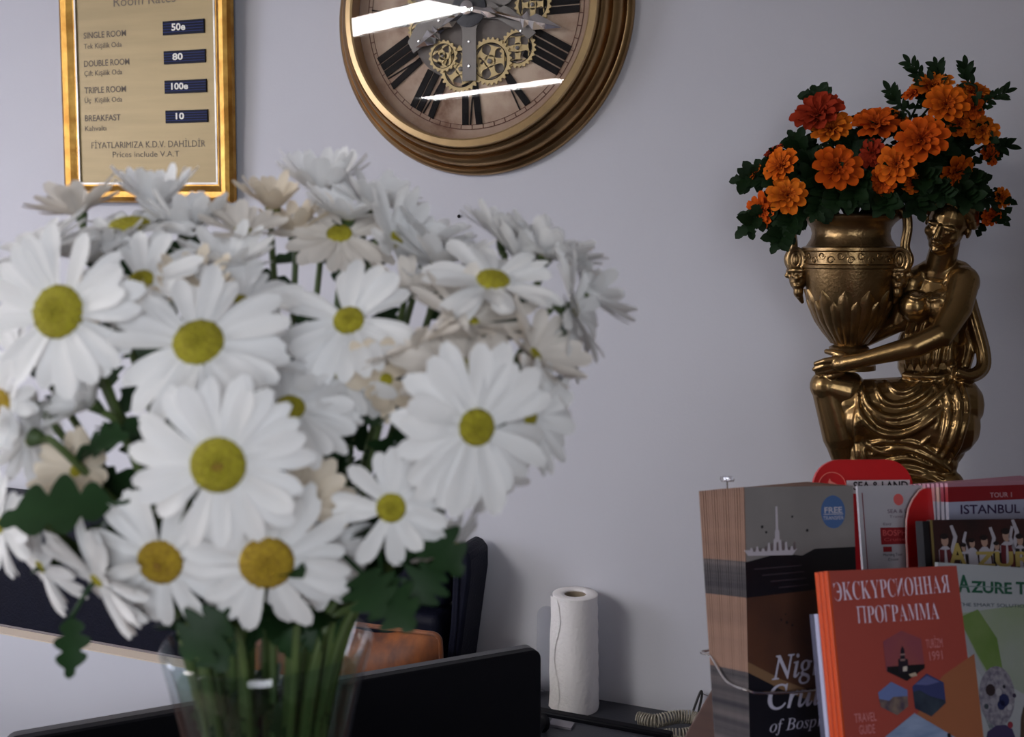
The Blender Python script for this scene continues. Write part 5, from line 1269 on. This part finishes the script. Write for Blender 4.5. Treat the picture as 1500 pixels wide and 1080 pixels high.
# navy leather sofa along the wall
tp = onY(706, 798, -.13); SX1 = onY(692, 960, -.03).x; SX0 = SX1 - 1.42; ST = onY(690, 797, -.07).z
so = thing('leather_sofa', 'dark navy leather sofa with a high back against the wall behind the flowers', 'sofa', (SX1, 0, 0))
def pad(name, x0, x1, y0, y1, z0, z1, r=.03, par=so):
    o = obj(name, MB().box((x0, y0, z0), (x1, y1, z1)), LEATHER, par); b = o.modifiers.new('round', 'BEVEL'); b.width = r; b.segments = 5; return o
BW = SX1 - SX0
ymid = onY(650, 929, -.20).z
pad('backrest', -BW + .03, -.024, -.095, -.025, ymid + .004, ST - .003, .018)
pad('lower_back_cushion', -BW + .03, -.026, -.12, -.03, .48, ymid - .002, .018)
for s2 in (0, 1):
    xf = (lambda x: x) if s2 == 0 else (lambda x: -BW - x)
    sec = [(-.026, .30), (-.026, .78), (-.010, .90), (-.004, ST - .03), (-.004, ST - .004), (.006, ST + .004), (.020, ST - .001), (.031, ST - .014), (.031, ST - .05), (.018, .90), (.001, .78), (.001, .30)]
    mb = MB().prism([(xf(x), z) for x, z in sec], .020, .108, Matrix(((1, 0, 0, 0), (0, 0, -1, 0), (0, 1, 0, 0), (0, 0, 0, 1))))
    obj('side_wing', mb, LEATHER, so, bevel=.008)
    obj('piping', MB().tube([(xf(-.010), -.1085, .5), (xf(-.010), -.1085, .78), (xf(.004), -.1085, .90), (xf(.010), -.1085, ST - .025), (xf(.010), -.1085, ST - .012)], .003, 8), LEATHER, so)
pad('seat_cushion', -BW + .11, -.11, -.60, -.125, .34, .48, .04); pad('seat_base', -BW + .01, -.005, -.59, -.03, .10, .335, .015)
for x0 in (-BW, -.10): pad('armrest', x0, x0 + .10, -.60, -.112, .34, .64, .03)
for x in (-BW + .06, -.06):
    for y in (-.55, -.10): obj('leg', MB().lathe([(.018, .001), (.024, .10)], 16, Matrix.Translation((x, y, 0))), BLACKP, so)
# orange velvet cushion standing on the seat
cA, cB = onY(500, 925, -.22), onY(652, 925, -.22); ctop = onY(600, 921, -.22).z; cw = .42
cu = MB(); n = 16; ch = .36
for side in (1, -1):
    o = len(cu.v)
    for j in range(n + 1):
        for i in range(n + 1):
            u, v = 2 * i / n - 1, 2 * j / n - 1; th = .058 * max(0, (1 - u ** 4) * (1 - v ** 4)) ** .55; pin = 1 - .05 * (1 - v * v) * abs(u) ** 2
            cu.v.append((u * cw / 2 * pin + .004 * sin(9 * v), -side * th + .004 * sin(7 * u + 3 * v) * (1 - u * u), v * ch / 2 * (1 - .05 * (1 - u * u) * v * v) + .003 * sin(11 * u)))
    for j in range(n):
        for i in range(n): q = o + j * (n + 1) + i; cu.f.append((q, q + 1, q + n + 2, q + n + 1)); cu.m.append(0)
cu.c = [(1, 1, 1)] * len(cu.v)
ct = thing('velvet_cushion', 'crushed orange velvet cushion on the navy sofa, just above the black screen', 'cushion', Matrix.Translation((cB.x - cw / 2 - .003, -.215, ctop - ch / 2 - .006)) @ Matrix.Rotation(radians(3), 4, 'X') @ Matrix.Rotation(radians(-1.5), 4, 'Y'))
obj('cover', cu, VELVET, ct, sharp=180)
obj('piping', MB().tube([(cw / 2 * q[0], 0, ch / 2 * q[1]) for q in rr4(-1, -1, 1, 1, .07)], .0045, 8, closed=True), VELVET, ct)

# white laminate panel with a cream edge between sofa and desk
PYp = -.86
a, b = onY(0, 930, PYp), onY(262, 973, PYp); zt4 = (a.z + b.z) / 2
pn = thing('white_partition', 'low white laminate partition with cream top edge in front of the navy sofa', 'partition', (a.x, PYp, 0))
L0, L1 = -.5, onY(400, 990, PYp).x - a.x
obj('panel', MB().box((L0, 0, .001), (L1, .018, zt4 - .0015)), WHITEL, pn, smooth=False)
obj('edge_band', MB().box((L0, -.0004, zt4 - .0014), (L1, .0186, zt4)), CREAML, pn, smooth=False)
obj('back_lip', MB().box((L0, .0188, .05), (L1, .0236, zt4 + .001)), flat(128, 118, 120), pn, smooth=False)
